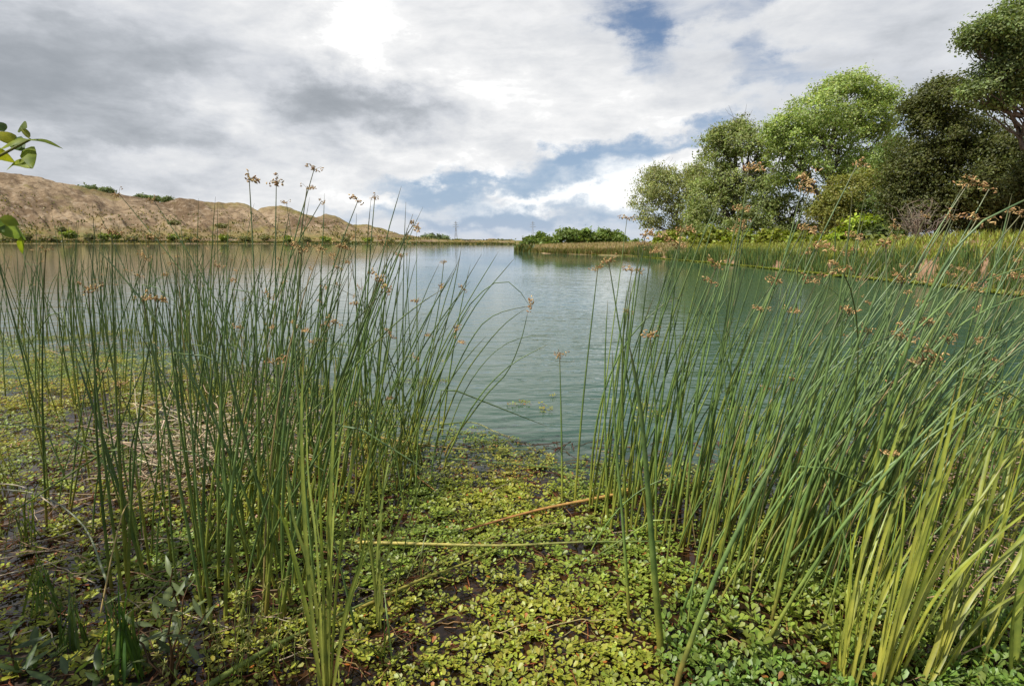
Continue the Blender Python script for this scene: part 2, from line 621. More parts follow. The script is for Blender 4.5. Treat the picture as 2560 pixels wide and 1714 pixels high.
def tints(n, base, spread=0.25, alt=None, altp=0.0):
    base = np.asarray(base, float)
    c = base[None, :] * (1 + RNG.normal(size=(n, 1)) * spread).clip(0.45, 1.8)
    c = c * (1 + RNG.normal(size=(n, 3)) * 0.06)
    if alt is not None and altp > 0:
        k = RNG.random(n) < altp
        c[k] = np.asarray(alt) * (1 + RNG.normal(size=(k.sum(), 1)) * 0.2)
    return c.clip(0.004, 0.8)


def vnoise(x, y, seed=0):
    """cheap smooth value noise"""
    x = np.asarray(x, float)
    y = np.asarray(y, float)
    xi, yi = np.floor(x).astype(int), np.floor(y).astype(int)
    fx, fy = x - xi, y - yi
    fx, fy = fx * fx * (3 - 2 * fx), fy * fy * (3 - 2 * fy)

    def h(a, b):
        k = (a * 374761393 + b * 668265263 + seed * 974711) & 0x7fffffff
        k = ((k ^ (k >> 13)) * 1274126177) & 0x7fffffff
        return ((k ^ (k >> 16)) & 0xffff) / 65535.0
    return (h(xi, yi) * (1 - fx) + h(xi + 1, yi) * fx) * (1 - fy) + (h(xi, yi + 1) * (1 - fx) + h(xi + 1, yi + 1) * fx) * fy


def fbm(x, y, seed=0, oct=4):
    s, a, t = 0, 1.0, 0
    for o in range(oct):
        s = s + a * vnoise(np.asarray(x) * 2 ** o, np.asarray(y) * 2 ** o, seed + o)
        t += a
        a *= 0.5
    return s / t


# ------------------------------------------------------------------ terrain and lake
WATERLINE = [(1180, 574), (1250, 579), (1440, 585), (1530, 593), (1640, 602), (1760, 614), (1900, 629), (2050, 643), (2240, 662), (2342, 674)]
wl = [G(*p) for p in WATERLINE]
wl_az = [math.atan2(p[0], p[1]) for p in wl]
wl_r = [math.hypot(p[0], p[1]) for p in wl]
tip = wl_az[0]
RF_AZ = np.array([-math.pi, R(-110), R(-80), R(-60), R(-45), R(-20), R(-5), tip - R(0.25)] + wl_az + [R(60), R(90), R(130), math.pi])
RF_R = np.array([1.0, 1.5, 60, 250, 330, 330, 300, 300] + wl_r + [9.0, 5.0, 1.5, 1.0])
BK_AZ = np.array([-math.pi, R(-60), R(-40), R(-5), tip, tip + R(2.5), R(12), R(20), R(30), R(38), R(60), R(100), math.pi])
BK_H = np.array([0.8, 1.2, 1.2, 0.6, 0.12, 0.6, 0.8, 0.9, 1.15, 1.6, 1.7, 1.2, 0.8])


def far_h(x, y):
    r = np.hypot(x, y)
    a = np.arctan2(x, y)
    rf = np.interp(a, RF_AZ, RF_R)
    d = r - rf + (vnoise(x * 0.5, y * 0.5, 5) - 0.5) * 0.04 * np.minimum(rf, 40)
    bk = np.interp(a, BK_AZ, BK_H)
    return np.where(d < 0, np.maximum(0.15 * d, -2.0), bk * (1 - np.exp(-np.maximum(d, 0) / 4.5)) * (0.85 + 0.3 * fbm(x * 0.15, y * 0.15, 3)))


def near_h(x, y):
    s = y + 0.30 * np.minimum(x + 0.4, 0) - 0.10 * np.maximum(x - 1.0, 0)
    n = (fbm(x * 2.2, y * 2.2, 9) - 0.5) * 0.10
    h = 0.20 * (1.42 - s) + n
    return np.clip(h, -2.0, 0.30)


def height(x, y):
    return np.maximum(far_h(x, y), near_h(x, y))


def build_ground():
    aa = np.concatenate([np.arange(-180, -55, 3.0), np.arange(-55, 55, 0.25), np.arange(55, 181, 3.0)])
    aa = np.radians(aa)
    rr = np.concatenate([[0.02], np.geomspace(0.25, 4, 46), np.geomspace(4.2, 120, 130), np.geomspace(123, 420, 60), np.geomspace(440, 6000, 26)])
    Rg, Ag = np.meshgrid(rr, aa, indexing='ij')
    X, Y = Rg * np.sin(Ag), Rg * np.cos(Ag)
    Z = height(X, Y)
    V = np.stack([X, Y, Z], -1).reshape(-1, 3)
    nr, na = Rg.shape
    i = np.arange(nr - 1)[:, None] * na
    j = np.arange(na - 1)[None, :]
    Q = np.stack([i + j, i + na + j, i + na + j + 1, i + j + 1], -1).reshape(-1, 4)[:, ::-1]
    mb = MB()
    mb.add(V, quads=Q)
    o = mb.build('ground', ground_material())
    tag(o, 'shore and lake bed around the water', kind='structure')
    # the lake surface
    aa2 = np.radians(np.arange(-180, 181, 3.0))
    rr2 = np.array([0.02, 2, 5, 12, 30, 80, 200, 420])
    Rg, Ag = np.meshgrid(rr2, aa2, indexing='ij')
    V = np.stack([Rg * np.sin(Ag), Rg * np.cos(Ag), Rg * 0], -1).reshape(-1, 3)
    nr, na = Rg.shape
    i = np.arange(nr - 1)[:, None] * na
    j = np.arange(na - 1)[None, :]
    Q = np.stack([i + j, i + na + j, i + na + j + 1, i + j + 1], -1).reshape(-1, 4)[:, ::-1]
    mb = MB()
    mb.add(V, quads=Q)
    o = mb.build('water', water_material())
    tag(o, 'rippled teal lake water', kind='structure')


build_ground()

# ------------------------------------------------------------------ gravel hills beyond the lake
HILL_SIL = [(-420, 380), (-200, 385), (-60, 388), (0, 391), (50, 397), (90, 405), (130, 416), (200, 430), (262, 441), (330, 452), (352, 458), (376, 462), (410, 452), (450, 457), (490, 463), (540, 462), (570, 468), (588, 479), (612, 471), (640, 469), (668, 476), (700, 489),
            (722, 495), (745, 487), (775, 496), (806, 513), (826, 511), (850, 514), (880, 524), (905, 534), (930, 536), (950, 540), (985, 549), (1010, 553)]
R_RIDGE = 430.0
h_az, h_z = [], []
for p in HILL_SIL:
    d = ray(*p)
    d = d / math.hypot(d[0], d[1])
    h_az.append(math.atan2(d[0], d[1]))
    h_z.append(CAM_H + d[2] * R_RIDGE)


def hill_h(a, r):
    # run-out lines slant to the right as they come down the dumped piles
    drop = (R_RIDGE - r) / 85.0
    a_s = a - 0.050 * np.clip(drop, 0, 1.2)
    ridge = np.interp(a_s, h_az, h_z)
    base = 2.2
    u = np.clip((r - 343.0) / (R_RIDGE - 343.0), -0.3, 1)
    front = base + (ridge - base) * np.clip(u, 0, 1) ** 1.15
    back = base + (ridge - base) * np.clip(1 - (r - R_RIDGE) / 190.0, 0, 1)
    h = np.where(r < R_RIDGE, front, back)
    amp = np.clip((h - 2.2) / 12.0, 0, 1) * np.clip(1.06 - u, 0.0, 1)
    gul = fbm(a_s * 75, r * 0.012, 21, 4) - 0.5
    crag = 1 - np.abs(2 * fbm(a_s * 40, r * 0.03, 41, 3) - 1) * 2.2
    lump = fbm(a * R_RIDGE * 0.05, r * 0.05, 33, 4) - 0.5
    h = h + amp * (gul * 11.0 + lump * 7.0 - np.clip(crag, 0, 1) * 3.5) + np.clip((h - 2) / 10, 0, 1) * (fbm(a * 110, r * .08, 51, 3) - .5) * 2.0
    foot = 0.25 + 0.04 * np.maximum(r - 331, 0) + (fbm(a * 120, r * 0.1, 8) - 0.5) * 0.8
    return np.where(r < 343, foot, np.maximum(h, np.minimum(foot, 2.2)))


def build_hills():
    aa = np.radians(np.arange(-58, 3.6, 0.09))
    rr = np.concatenate([np.arange(328, 345, 2.0), np.arange(345, 432, 1.6), np.arange(434, 640, 9)])
    Rg, Ag = np.meshgrid(rr, aa, indexing='ij')
    Z = hill_h(Ag, Rg)
    Z[0] = -1.5
    Z[-1] = -1.5
    fade = np.clip((np.radians(3.5) - Ag) / np.radians(1.2), 0, 1)
    Z = np.where(fade < 1, Z * fade - 1.5 * (1 - fade), Z)
    V = np.stack([Rg * np.sin(Ag), Rg * np.cos(Ag), Z], -1).reshape(-1, 3)
    nr, na = Rg.shape
    i = np.arange(nr - 1)[:, None] * na
    j = np.arange(na - 1)[None, :]
    Q = np.stack([i + j, i + na + j, i + na + j + 1, i + j + 1], -1).reshape(-1, 4)[:, ::-1]
    # vegetation: thick on the foot, thin on crests
    hh = Z
    ridge = np.interp(Ag, h_az, h_z)
    veg = np.clip(1.25 - (hh - 1.0) / 7.5, 0, 1) + 0.75 * np.clip((hh - ridge + 5) / 5, 0, 1) * (Rg > 395) * np.clip((Ag + 0.52) / 0.2, 0, 1)
    veg += 0.55 * (fbm(Ag * 30, Rg * 0.04, 77) > 0.62)
    veg = np.clip(veg, 0, 1).reshape(-1, 1)
    mb = MB()
    mb.add(V, quads=Q, col=np.repeat(veg, 3, 1))
    o = mb.build('hills', hill_material())
    tag(o, 'bare tan gravel spoil hills along the far shore', kind='structure')


build_hills()


def surf(x, y):
    """top of whatever ground is at x, y"""
    r, a = math.hypot(x, y), math.atan2(x, y)
    z = float(height(np.array(x), np.array(y)))
    if 328 < r < 640 and R(-58) < a < R(2.3):
        z = max(z, float(hill_h(np.array(a), np.array(r))))
    return z


def far_mound(px0, px1, ptop, dist, label):
    """low bare spoil heap on the horizon"""
    x0, x1 = A(px0, 556, dist)[0], A(px1, 556, dist)[0]
    zt = A((px0 + px1) / 2, ptop, dist)[2]
    w = x1 - x0
    mb = MB()
    n, mrow = 40, 14
    u = np.linspace(-1, 1, n)
    v = np.linspace(-1, 1, mrow)
    U, Vv = np.meshgrid(u, v, indexing='ij')
    hgt = np.clip(1 - np.maximum(np.abs(U) ** 1.8, np.abs(Vv) ** 1.5), 0, 1) ** 0.75
    Z = -1 + (zt + 1) * hgt * (0.8 + 0.4 * fbm(U * 4 + px0, Vv * 3, 3))
    X = (x0 + x1) / 2 + U * w / 2
    Y = dist + Vv * w * 0.35
    V = np.stack([X, Y, Z], -1).reshape(-1, 3)
    i = np.arange(n - 1)[:, None] * mrow
    j = np.arange(mrow - 1)[None, :]
    Q = np.stack([i + j, i + mrow + j, i + mrow + j + 1, i + j + 1], -1).reshape(-1, 4)
    mb.add(V, quads=Q, col=(0.2, 0.2, 0.2))
    o = mb.build('hill', M_MOUND)
    tag(o, label, kind='structure')


M_MOUND = hill_material()
far_mound(1060, 1160, 547.5, 520, 'low bare spoil heap on the horizon')
far_mound(930, 1040, 549, 450, 'small gravel heap at the end of the spoil hills')
far_mound(1095, 1160, 545, 640, 'pale flat topped spoil heap on the horizon')
far_mound(1478, 1560, 529, 66, 'reddish dirt mound behind the leaning trees')


# ------------------------------------------------------------------ trees
def branch_path(p0, p1, sag=0.12, n=8, wob=0.06):
    p0, p1 = np.asarray(p0, float), np.asarray(p1, float)
    L = np.linalg.norm(p1 - p0)
    t = np.linspace(0, 1, n)[:, None]
    mid = np.array([0, 0, L * sag])
    P = p0 * (1 - t) + p1 * t + mid * (4 * t * (1 - t)) * 0.5
    w = RNG.normal(size=(n, 3)) * L * wob * np.sin(t * np.pi)
    return P + w


def make_tree(name, label, cat, px_base, Y, blobs, base_col, leaf=0.2, per_blob=2600, group=None, bark=None, trunk_r=0.25, spread=0.3,
              alt=None, altp=0.0, trunks=1, up=0.35, cluster=0.55, lean=0.0, shell=0.5, py_base=560, yrow=0.0, depth=1.0, aspect=1.7, bare=0, gap=0.0, z0=None, xb=None):
    """blobs: crown masses (px, py, rx, ry[, weight]) as measured, each placed at its own depth round Y"""
    base = A(px_base, py_base, Y) if xb is None else np.array([xb, Y, 0])
    bz = surf(base[0], base[1]) if z0 is None else z0
    root = empty(name, (base[0], base[1], bz - 0.05))
    tag(root, label, cat, group)
    O = np.array([base[0], base[1], bz - 0.05])
    mb, tb = MB(), MB()
    if cat == 'tree' and Y < 100:
        leaf, per_blob = leaf * .62, per_blob * 2.1
    s = K / F_PX * Y
    centers = []
    for b in blobs:
        w = b[4] if len(b) > 4 else 1.0
        dy = RNG.uniform(-0.5, 0.5) * 0.8 * b[2] * s * depth
        c = A(b[0], b[1], Y + dy) - O
        rx, rz = b[2] * s, b[3] * s
        ry = (0.5 * (rx + rz) + 0.5 * rx) * 0.9 * depth
        n = int(per_blob * w)
        nc = max(10, n // 42)
        d = unit(RNG.normal(size=(nc, 3)))
        rad = (1 - shell * RNG.random(nc) ** 1.6)[:, None]
        lumps = 0.74 + 0.40 * RNG.random((nc, 1)) + 0.22 * RNG.random((nc, 1)) ** 4
        cc = c + d * rad * lumps * np.array([rx, ry, rz])
        if gap:
            keep = vnoise(cc[:, 0] / (1.9 * cluster) + 3, cc[:, 2] / (1.9 * cluster), 4) > gap + .06
            cc = cc[keep]
            d = d[keep]
            nc = len(cc)
            if nc == 0:
                continue
        cs = cluster * (0.6 + 0.8 * RNG.random(nc))
        m = 42
        idx = np.repeat(np.arange(nc), m)
        off = RNG.normal(size=(nc * m, 3)) * (cs[idx] * 0.44)[:, None] * np.array([1.15, 1.15, 0.75])
        P = cc[idx] + off
        nor = unit(RNG.normal(size=(nc * m, 3)) * 0.5 + d[idx] * 0.5 + np.array([0, 0, up]))
        # a colour of its own for every twig, and every leaf
        tw = (1 + RNG.normal(size=(nc, 1)) * spread * 0.65)[idx]
        col = tints(nc * m, base_col, spread * 0.3, alt, altp) * tw.clip(0.5, 1.7)
        k = P[:, 2] > 0.1
        leaf_cards(mb, P[k], leaf * (0.6 + 0.8 * RNG.random(k.sum())), col[k].clip(0.004, .6), nor[k], aspect=aspect)
        centers.append((c, cc))
    # trunks and limbs
    allc = np.concatenate([c[1] for c in centers])
    top = max(c[0][2] for c in centers)
    meanx = np.mean([c[0][0] for c in centers])
    for tno in range(trunks):
        off = np.array([RNG.normal() * 0.5, RNG.normal() * 0.5, 0]) * (trunks > 1)
        tgt = np.array([meanx * (0.6 + 0.4 * RNG.random()) + (RNG.normal() * 1.2 if trunks > 1 else 0) + lean, RNG.normal() * 0.5, top * 0.9])
        P = branch_path(off, tgt, 0.0, 10, 0.025)
        rr = trunk_r * (1 - 0.82 * np.linspace(0, 1, 10)) * (0.8 if trunks > 1 else 1)
        rr[0] *= 1.3
        tube(tb, P, rr, (0.1, 0.1, 0.1), 9)
        for c, cc in centers:
            if trunks > 1 and RNG.random() < 0.4:
                continue
            f = np.clip(c[2] / (top * 0.9) - 0.28, 0.12, 0.85)
            i = int(f * 9)
            bp = branch_path(P[i], c, -0.1, 8, 0.04)
            r0 = rr[i] * 0.62
            tube(tb, bp, np.linspace(r0, r0 * 0.3, 8), (0.1, 0.1, 0.1), 7)
            for q in cc[RNG.integers(0, len(cc), min(9, len(cc)))]:
                k = RNG.integers(3, 8)
                tw = branch_path(bp[k], q, -0.06, 6, 0.05)
                tube(tb, tw, np.linspace(r0 * 0.34, 0.012, 6), (0.1, 0.1, 0.1), 5)
                if bare and RNG.random() < bare:
                    for _ in range(3):
                        e = q + RNG.normal(size=3) * cluster * 1.2 + np.array([0, 0, cluster * 0.8])
                        tube(tb, branch_path(q, e, 0, 4, 0.06), np.linspace(0.025, 0.008, 4), (0.1, 0.1, 0.1), 4)
    tb.build('trunk', bark or M_BARK, root)
    mb.build('crown', M_LEAF, root, smooth=False)
    return root


TG = 'trees along the bank'
OLIVE = (0.290, 0.335, 0.110)
BRIGHT = (0.330, 0.420, 0.110)
make_tree('leaning_tree', 'smallest feathery olive tree at the lakeward end of the bank, leaning over the spit', 'tree', 1545, 74,
          [(1520, 425, 55, 40), (1482, 452, 40, 34, .8), (1560, 405, 45, 30, .8), (1500, 396, 36, 20, .5), (1560, 470, 50, 44), (1488, 500, 34, 20, .4), (1540, 520, 26, 22, .5), (1600, 440, 30, 50, .8), (1590, 390, 26, 18, .4)],
          (0.310, 0.335, 0.125), leaf=0.22, per_blob=2300, group=TG, trunk_r=0.28, trunks=2, cluster=0.8, bare=0.3, gap=0.20, bark=M_BARKD, shell=.6)
make_tree('olive_tree', 'tall grey olive willow with dead twigs at its top and pale forked trunks', 'tree', 1690, 62,
          [(1690, 335, 62, 50), (1640, 345, 42, 40, .8), (1735, 345, 42, 44, .8), (1640, 410, 55, 52), (1705, 410, 65, 55), (1610, 462, 46, 50), (1660, 480, 45, 40, .7), (1590, 510, 30, 34, .6), (1690, 295, 40, 22, .5), (1740, 440, 40, 50, .8), (1640, 305, 22, 18, .3)],
          OLIVE, leaf=0.22, per_blob=2500, group=TG, trunk_r=0.42, trunks=3, cluster=0.7, bare=0.5, gap=0.30)
make_tree('cottonwood_tree', 'tallest tree, a bright green cottonwood with a broad rounded crown', 'tree', 1880, 55,
          [(1935, 228, 85, 52), (1870, 262, 62, 52), (2000, 270, 52, 58), (1815, 300, 50, 50), (1930, 300, 80, 50), (1830, 365, 66, 52), (1985, 340, 50, 44), (1900, 370, 60, 50, .8), (1790, 350, 26, 70, .6), (1930, 195, 50, 22, .6), (2010, 215, 30, 26, .5), (1960, 390, 56, 40, .8), (1770, 300, 18, 26, .3)],
          BRIGHT, leaf=0.21, per_blob=2900, group=TG, trunk_r=0.45, trunks=1, cluster=0.65, gap=0.30, alt=(.37, .42, .22), altp=.2)
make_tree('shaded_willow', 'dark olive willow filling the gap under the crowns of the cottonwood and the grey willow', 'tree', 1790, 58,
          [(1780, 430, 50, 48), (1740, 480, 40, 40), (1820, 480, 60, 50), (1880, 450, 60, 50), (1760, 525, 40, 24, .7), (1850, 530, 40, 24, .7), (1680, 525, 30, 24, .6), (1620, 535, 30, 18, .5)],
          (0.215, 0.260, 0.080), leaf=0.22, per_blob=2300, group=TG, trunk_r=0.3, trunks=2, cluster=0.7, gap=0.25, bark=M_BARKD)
make_tree('yellowing_tree', 'low yellow olive tree between the cottonwood trunk and the dark oak', 'tree', 1945, 49,
          [(1945, 445, 55, 45), (1900, 480, 40, 40), (1985, 470, 45, 50), (1940, 505, 50, 35), (2010, 420, 40, 40)],
          (0.240, 0.245, 0.055), leaf=0.2, per_blob=2300, group=TG, trunk_r=0.22, trunks=2, cluster=0.6, gap=0.22)
make_tree('glossy_tree', 'mid green rounded tree tucked behind the dark oak', 'tree', 2010, 46,
          [(2015, 480, 45, 55), (1990, 520, 40, 30), (2050, 470, 40, 60), (2040, 360, 30, 50, .7)],
          (0.140, 0.200, 0.052), leaf=0.19, per_blob=2400, group=TG, trunk_r=0.22, cluster=0.55, gap=0.2)
make_tree('oak_tree', 'big dark green oak with a lumpy crown hanging to the bank', 'tree', 2150, 38,
          [(2150, 240, 62, 46), (2110, 240, 30, 26, .6), (2140, 320, 85, 58), (2210, 310, 50, 60), (2100, 380, 62, 55), (2180, 400, 85, 66), (2070, 440, 44, 50), (2120, 470, 70, 50), (2200, 490, 70, 50), (2240, 430, 40, 60), (2160, 200, 34, 22, .5), (2090, 500, 40, 30, .6)],
          (0.122, 0.138, 0.036), leaf=0.15, per_blob=3800, group=TG, trunk_r=0.4, cluster=0.48, bark=M_BARKD, alt=(.10, .105, .035), altp=.2, shell=.45)
make_tree('broad_oak', 'broad dark oak beside the lumpy oak, its low boughs over the dirt bank', 'tree', 2330, 35,
          [(2300, 345, 60, 50), (2270, 420, 60, 60), (2340, 420, 70, 70), (2300, 490, 70, 50), (2380, 350, 60, 60), (2400, 470, 80, 70), (2350, 530, 80, 25, .7)],
          (0.118, 0.134, 0.036), leaf=0.15, per_blob=3600, group=TG, trunk_r=0.4, cluster=0.48, bark=M_BARKD, alt=(.09, .10, .035), altp=.2, shell=.45)
make_tree('overhanging_cottonwood', 'high cottonwood at the edge of view whose upper boughs reach over the oaks', 'tree', 2500, 30,
          [(2300, 70, 50, 38), (2250, 72, 34, 26, .6), (2225, 90, 22, 14, .25), (2340, 30, 44, 44), (2330, 110, 44, 44), (2290, 170, 50, 34, .8), (2245, 205, 36, 22, .6), (2335, 205, 40, 28, .5), (2400, 90, 70, 90), (2420, 200, 60, 50), (2460, 20, 70, 80), (2500, 150, 80, 100), (2280, 235, 26, 14, .3)],
          (0.205, 0.260, 0.085), leaf=0.14, per_blob=2700, group=TG, trunk_r=0.45, cluster=0.45, gap=0.22, alt=(.15, .19, .08), altp=.2)

# bare twiggy shrub in front of the oak
def twiggy(px, py, Y):
    b = A(px, 560, Y)
    z = surf(b[0], b[1])
    mb = MB()
    for k in range(34):
        e = np.array([RNG.normal() * 0.9, RNG.normal() * 0.7, 1.2 + RNG.random() * 1.1])
        P = branch_path((0, 0, 0), e, 0.1, 7, 0.05)
        tube(mb, P, np.linspace(0.03, 0.008, 7), tints(1, (0.24, 0.2, 0.16), .15)[0], 4)
        for j in range(4):
            i = RNG.integers(3, 7)
            f = P[i] + np.array([RNG.normal() * .35, RNG.normal() * .3, RNG.random() * .45])
            tube(mb, branch_path(P[i], f, 0, 4, .05), np.linspace(0.014, 0.006, 4), tints(1, (0.24, 0.2, 0.16), .15)[0], 4)
    o = mb.build('bare_shrub', M_DRY, loc=(b[0], b[1], z))
    tag(o, 'leafless grey twiggy shrub on the bank under the dark oak', 'shrub')


twiggy(2095, 530, 32)

# ------------------------------------------------------------------ shrubs
SG = 'shrubs along the bank'
YG = (0.215, 0.245, 0.030)
make_tree('bright_shrub', 'tall lime green shrub standing out before the yellowing tree', 'shrub', 1965, 38,
          [(1965, 520, 36, 34), (1935, 545, 30, 26), (1990, 550, 28, 26), (1955, 570, 40, 20)], (0.26, 0.33, 0.03), leaf=0.17, per_blob=1300, group=SG, trunk_r=0.06, trunks=3, cluster=0.38, gap=.1)
SHRUBS = [
    (1530, 556, 26, 14, 60, YG, 'small yellow green shrub at the foot of the leaning tree'),
    (1582, 556, 30, 16, 58, (0.19, 0.22, 0.03), 'yellow green shrub second from the spit beneath the grey willow'),
    (1635, 552, 34, 18, 56, YG, 'rounded yellow green shrub below the trunks of the grey willow'),
    (1700, 560, 38, 20, 52, (0.19, 0.225, 0.028), 'wide yellow green shrub on the bank between the grey willow and the cottonwood'),
    (1770, 560, 40, 22, 49, YG, 'bushy yellow green shrub before the cottonwood'),
    (1840, 568, 40, 22, 45, (0.20, 0.235, 0.03), 'pale lime shrub just behind the reed belt below the cottonwood'),
    (1895, 572, 34, 24, 42, (0.17, 0.215, 0.028), 'green shrub beside the tall lime green shrub, nearer the spit'),
    (2030, 590, 40, 30, 31, (0.13, 0.15, 0.028), 'olive green shrub at the end of the dirt bank'),
    (2070, 612, 26, 22, 28, (0.20, 0.17, 0.035), 'yellowing shrub with brown leaves in the reeds by the dirt bank'),
    (2020, 560, 36, 26, 36, (0.085, 0.115, 0.03), 'dark green shrub between the lime shrub and the oak'),
]
for px, py, rx, ry, Y, c, lab in SHRUBS:
    rx, ry, c = rx * 1.15, ry * 1.45, tuple(1.2 * q for q in c)
    py -= ry * .12
    make_tree('shore_shrub', lab, 'shrub', px, Y, [(px, py, rx, ry), (px - rx * .6, py + 4, rx * .5, ry * .75, .6), (px + rx * .6, py + 3, rx * .5, ry * .8, .6), (px + RNG.uniform(-.4, .4) * rx, py - ry * .5, rx * .4, ry * .6, .5)],
              c, leaf=0.19, per_blob=900, group=SG, trunk_r=0.05, trunks=2, cluster=0.42, gap=.12, py_base=575)
# bushes on the spit
GRN = (0.175, 0.240, 0.050)
for px, py, rx, ry, Y, lab in [
    (1212, 557, 18, 11, 92, 'outermost bush, dark green on the tip of the grassy spit'),
    (1234, 551, 8, 13, 92, 'slender upright bush close beside the outermost bush on the spit'),
    (1253, 556, 12, 10, 86, 'small low bush in the gap between the bushes on the spit'),
    (1292, 545, 26, 20, 92, 'first and darkest bush of the long thicket on the spit'),
    (1335, 543, 28, 19, 94, 'middle bush of the long thicket on the spit'),
    (1380, 543, 26, 17, 95, 'paler bush of the long thicket on the spit'),
    (1410, 547, 16, 15, 94, 'last bush of the long thicket, nearest the dirt mound'),
    (1448, 560, 12, 7, 90, 'tiny bush alone between the thicket and the dirt mound'),
]:
    make_tree('spit_bush', lab, 'bush', px, Y, [(px, py, rx, ry), (px - rx * .6, py + 3, rx * .5, ry * .7, .5), (px + rx * .55, py + 2, rx * .5, ry * .8, .5), (px + rx * .2, py - ry * .5, rx * .35, ry * .6, .4)],
              GRN, leaf=0.30, per_blob=800, group='bushes on the spit', trunk_r=0.06, cluster=0.7, py_base=566, spread=.35)
# far tree groups
FAR = [
    (985, 542, 22, 9, 470, 'dark tree clump at the foot of the last gravel hill, larger half'),
    (1012, 544, 16, 7, 470, 'dark tree beside the clump at the end of the gravel hills, nearer the pylon'),
    (1048, 551, 10, 4, 520, 'tiny far tree just behind the pylon foot'),
    (1140, 552, 14, 3.5, 560, 'low far tree line beyond the open water, next to the spoil heap'),
    (1170, 553, 14, 3.5, 560, 'low far tree line just beyond the spit tip'),
    (205, 430, 16, 5, 440, 'pale bush on the crest of the gravel hill, uphill of the others'),
    (245, 436, 12, 6, 440, 'rounded bush on the crest of the gravel hill, second downhill'),
    (322, 452, 14, 8, 442, 'tree on the crest of the gravel hill in the dip, on its uphill side'),
    (350, 455, 18, 8, 446, 'widest tree on the crest of the gravel hill in the dip'),
    (383, 457, 12, 8, 444, 'tree on the crest of the gravel hill where the second hump begins'),
]
for px, py, rx, ry, Y, lab in FAR:
    c = A(px, py, Y)
    z = A(px, py + ry, Y)[2] - 1.0
    make_tree('distant_tree', lab, 'tree', px, Y, [(px, py, rx, ry), (px - rx * .5, py + 1, rx * .5, ry * .7, .5), (px + rx * .5, py + 1, rx * .5, ry * .7, .5)],
              (0.185, 0.230, 0.100), leaf=.9, per_blob=500, group='distant trees', trunk_r=0.2, cluster=2.0, z0=z, py_base=py + ry)
# bushes at the foot of the gravel hills
FOOT = [(158, 532, 13, 12, 1), (205, 540, 9, 6, 0), (236, 538, 7, 8, 1), (262, 537, 8, 7, 1), (110, 545, 24, 7, 0), (300, 545, 10, 5, 0), (345, 540, 8, 6, 0), (395, 541, 9, 6, 1), (440, 545, 18, 5, 0), (140, 524, 8, 5, 0),
        (510, 543, 8, 6, 1), (560, 544, 10, 5, 0), (605, 543, 7, 6, 0), (655, 544, 8, 5, 1), (700, 546, 8, 5, 0), (745, 545, 9, 5, 1), (790, 547, 7, 4, 0), (55, 540, 12, 6, 0), (20, 546, 14, 5, 0), (505, 515, 12, 5, 0), (395, 508, 10, 4, 0), (840, 548, 9, 4, 1), (890, 549, 8, 4, 0)]
words_pos = ['below the highest ridge', 'beneath the first dip of the ridge', 'below the long second hump', 'below the twin humps', 'below the lowest hump']
for i, (px, py, rx, ry, br) in enumerate(FOOT):
    rx, ry = rx * .8, ry * (.8 if br else .62)
    py += ry * .25
    wpos = words_pos[0 if px < 190 else 1 if px < 400 else 2 if px < 590 else 3 if px < 780 else 4]
    Y = (350 if py < 530 else 336) * math.cos(azel(px, py)[0])
    lab = ('round bright green bush' if br else 'low dull green bush') + ' on the far shore ' + wpos
    make_tree('far_shore_bush', lab, 'bush', px, Y, [(px, py, rx, ry), (px + rx * .5, py + 1, rx * .5, ry * .8, .4)],
              (0.23, 0.28, 0.040) if br else (0.21, 0.205, 0.075), leaf=0.6, per_blob=330, group='far shore bushes, ' + ('bright' if br else 'dull') + ' ' + wpos, trunk_r=0.1, cluster=1.3,
              z0=A(px, py + ry, Y)[2] - .6, py_base=py + ry)


# ------------------------------------------------------------------ pylons
def pylon(px, pbase, ptop, Y, label):
    b = A(px, pbase, Y)
    t = A(px, ptop, Y)
    H = t[2] - b[2] + 2
    mb = MB()
    col = (0.30, 0.32, 0.34)
    lv = [(0, .085), (.25, .055), (.5, .034), (.72, .022), (1, .004)]
    for sx in (-1, 1):
        for sy in (-1, 1):
            tube(mb, [(sx * w * H, sy * w * H, h * H) for h, w in lv], 0.14, col, 4)
    for (h0, w0), (h1, w1) in zip(lv[:-1], lv[1:]):
        for s in (-1, 1):
            for ax in (0, 1):
                def pt(a, w, h):
                    return (a * w * H, s * w * H, h * H) if ax == 0 else (s * w * H, a * w * H, h * H)
                tube(mb, [pt(-1, w0, h0), pt(1, w1, h1)], 0.08, col, 4)
                tube(mb, [pt(1, w0, h0), pt(-1, w1, h1)], 0.08, col, 4)
    root = empty('pylon', (b[0], b[1], b[2] - 2))
    tag(root, label, 'pylon', 'pylons')
    mb.build('lattice_tower', M_METAL, root)
    for h, w in ((.74, .15), (.84, .12), (.93, .09)):
        ab = MB()
        tube(ab, [(-w * H, 0, h * H), (0, 0, (h + .025) * H), (w * H, 0, h * H)], 0.12, col, 4)
        tube(ab, [(-w * H, 0, h * H), (w * H, 0, h * H)], 0.12, col, 4)
        ab.build('cross_arm', M_METAL, root)


M_METAL = plant_mat('galvanised_steel', trans=0.0, gloss=0.15, rough=0.4)
pylon(1043, 552, 505, 620, 'lattice pylon standing nearer the gravel hills on the horizon')
pylon(1218, 552, 505, 760, 'faint lattice pylon behind the outermost bush of the spit')


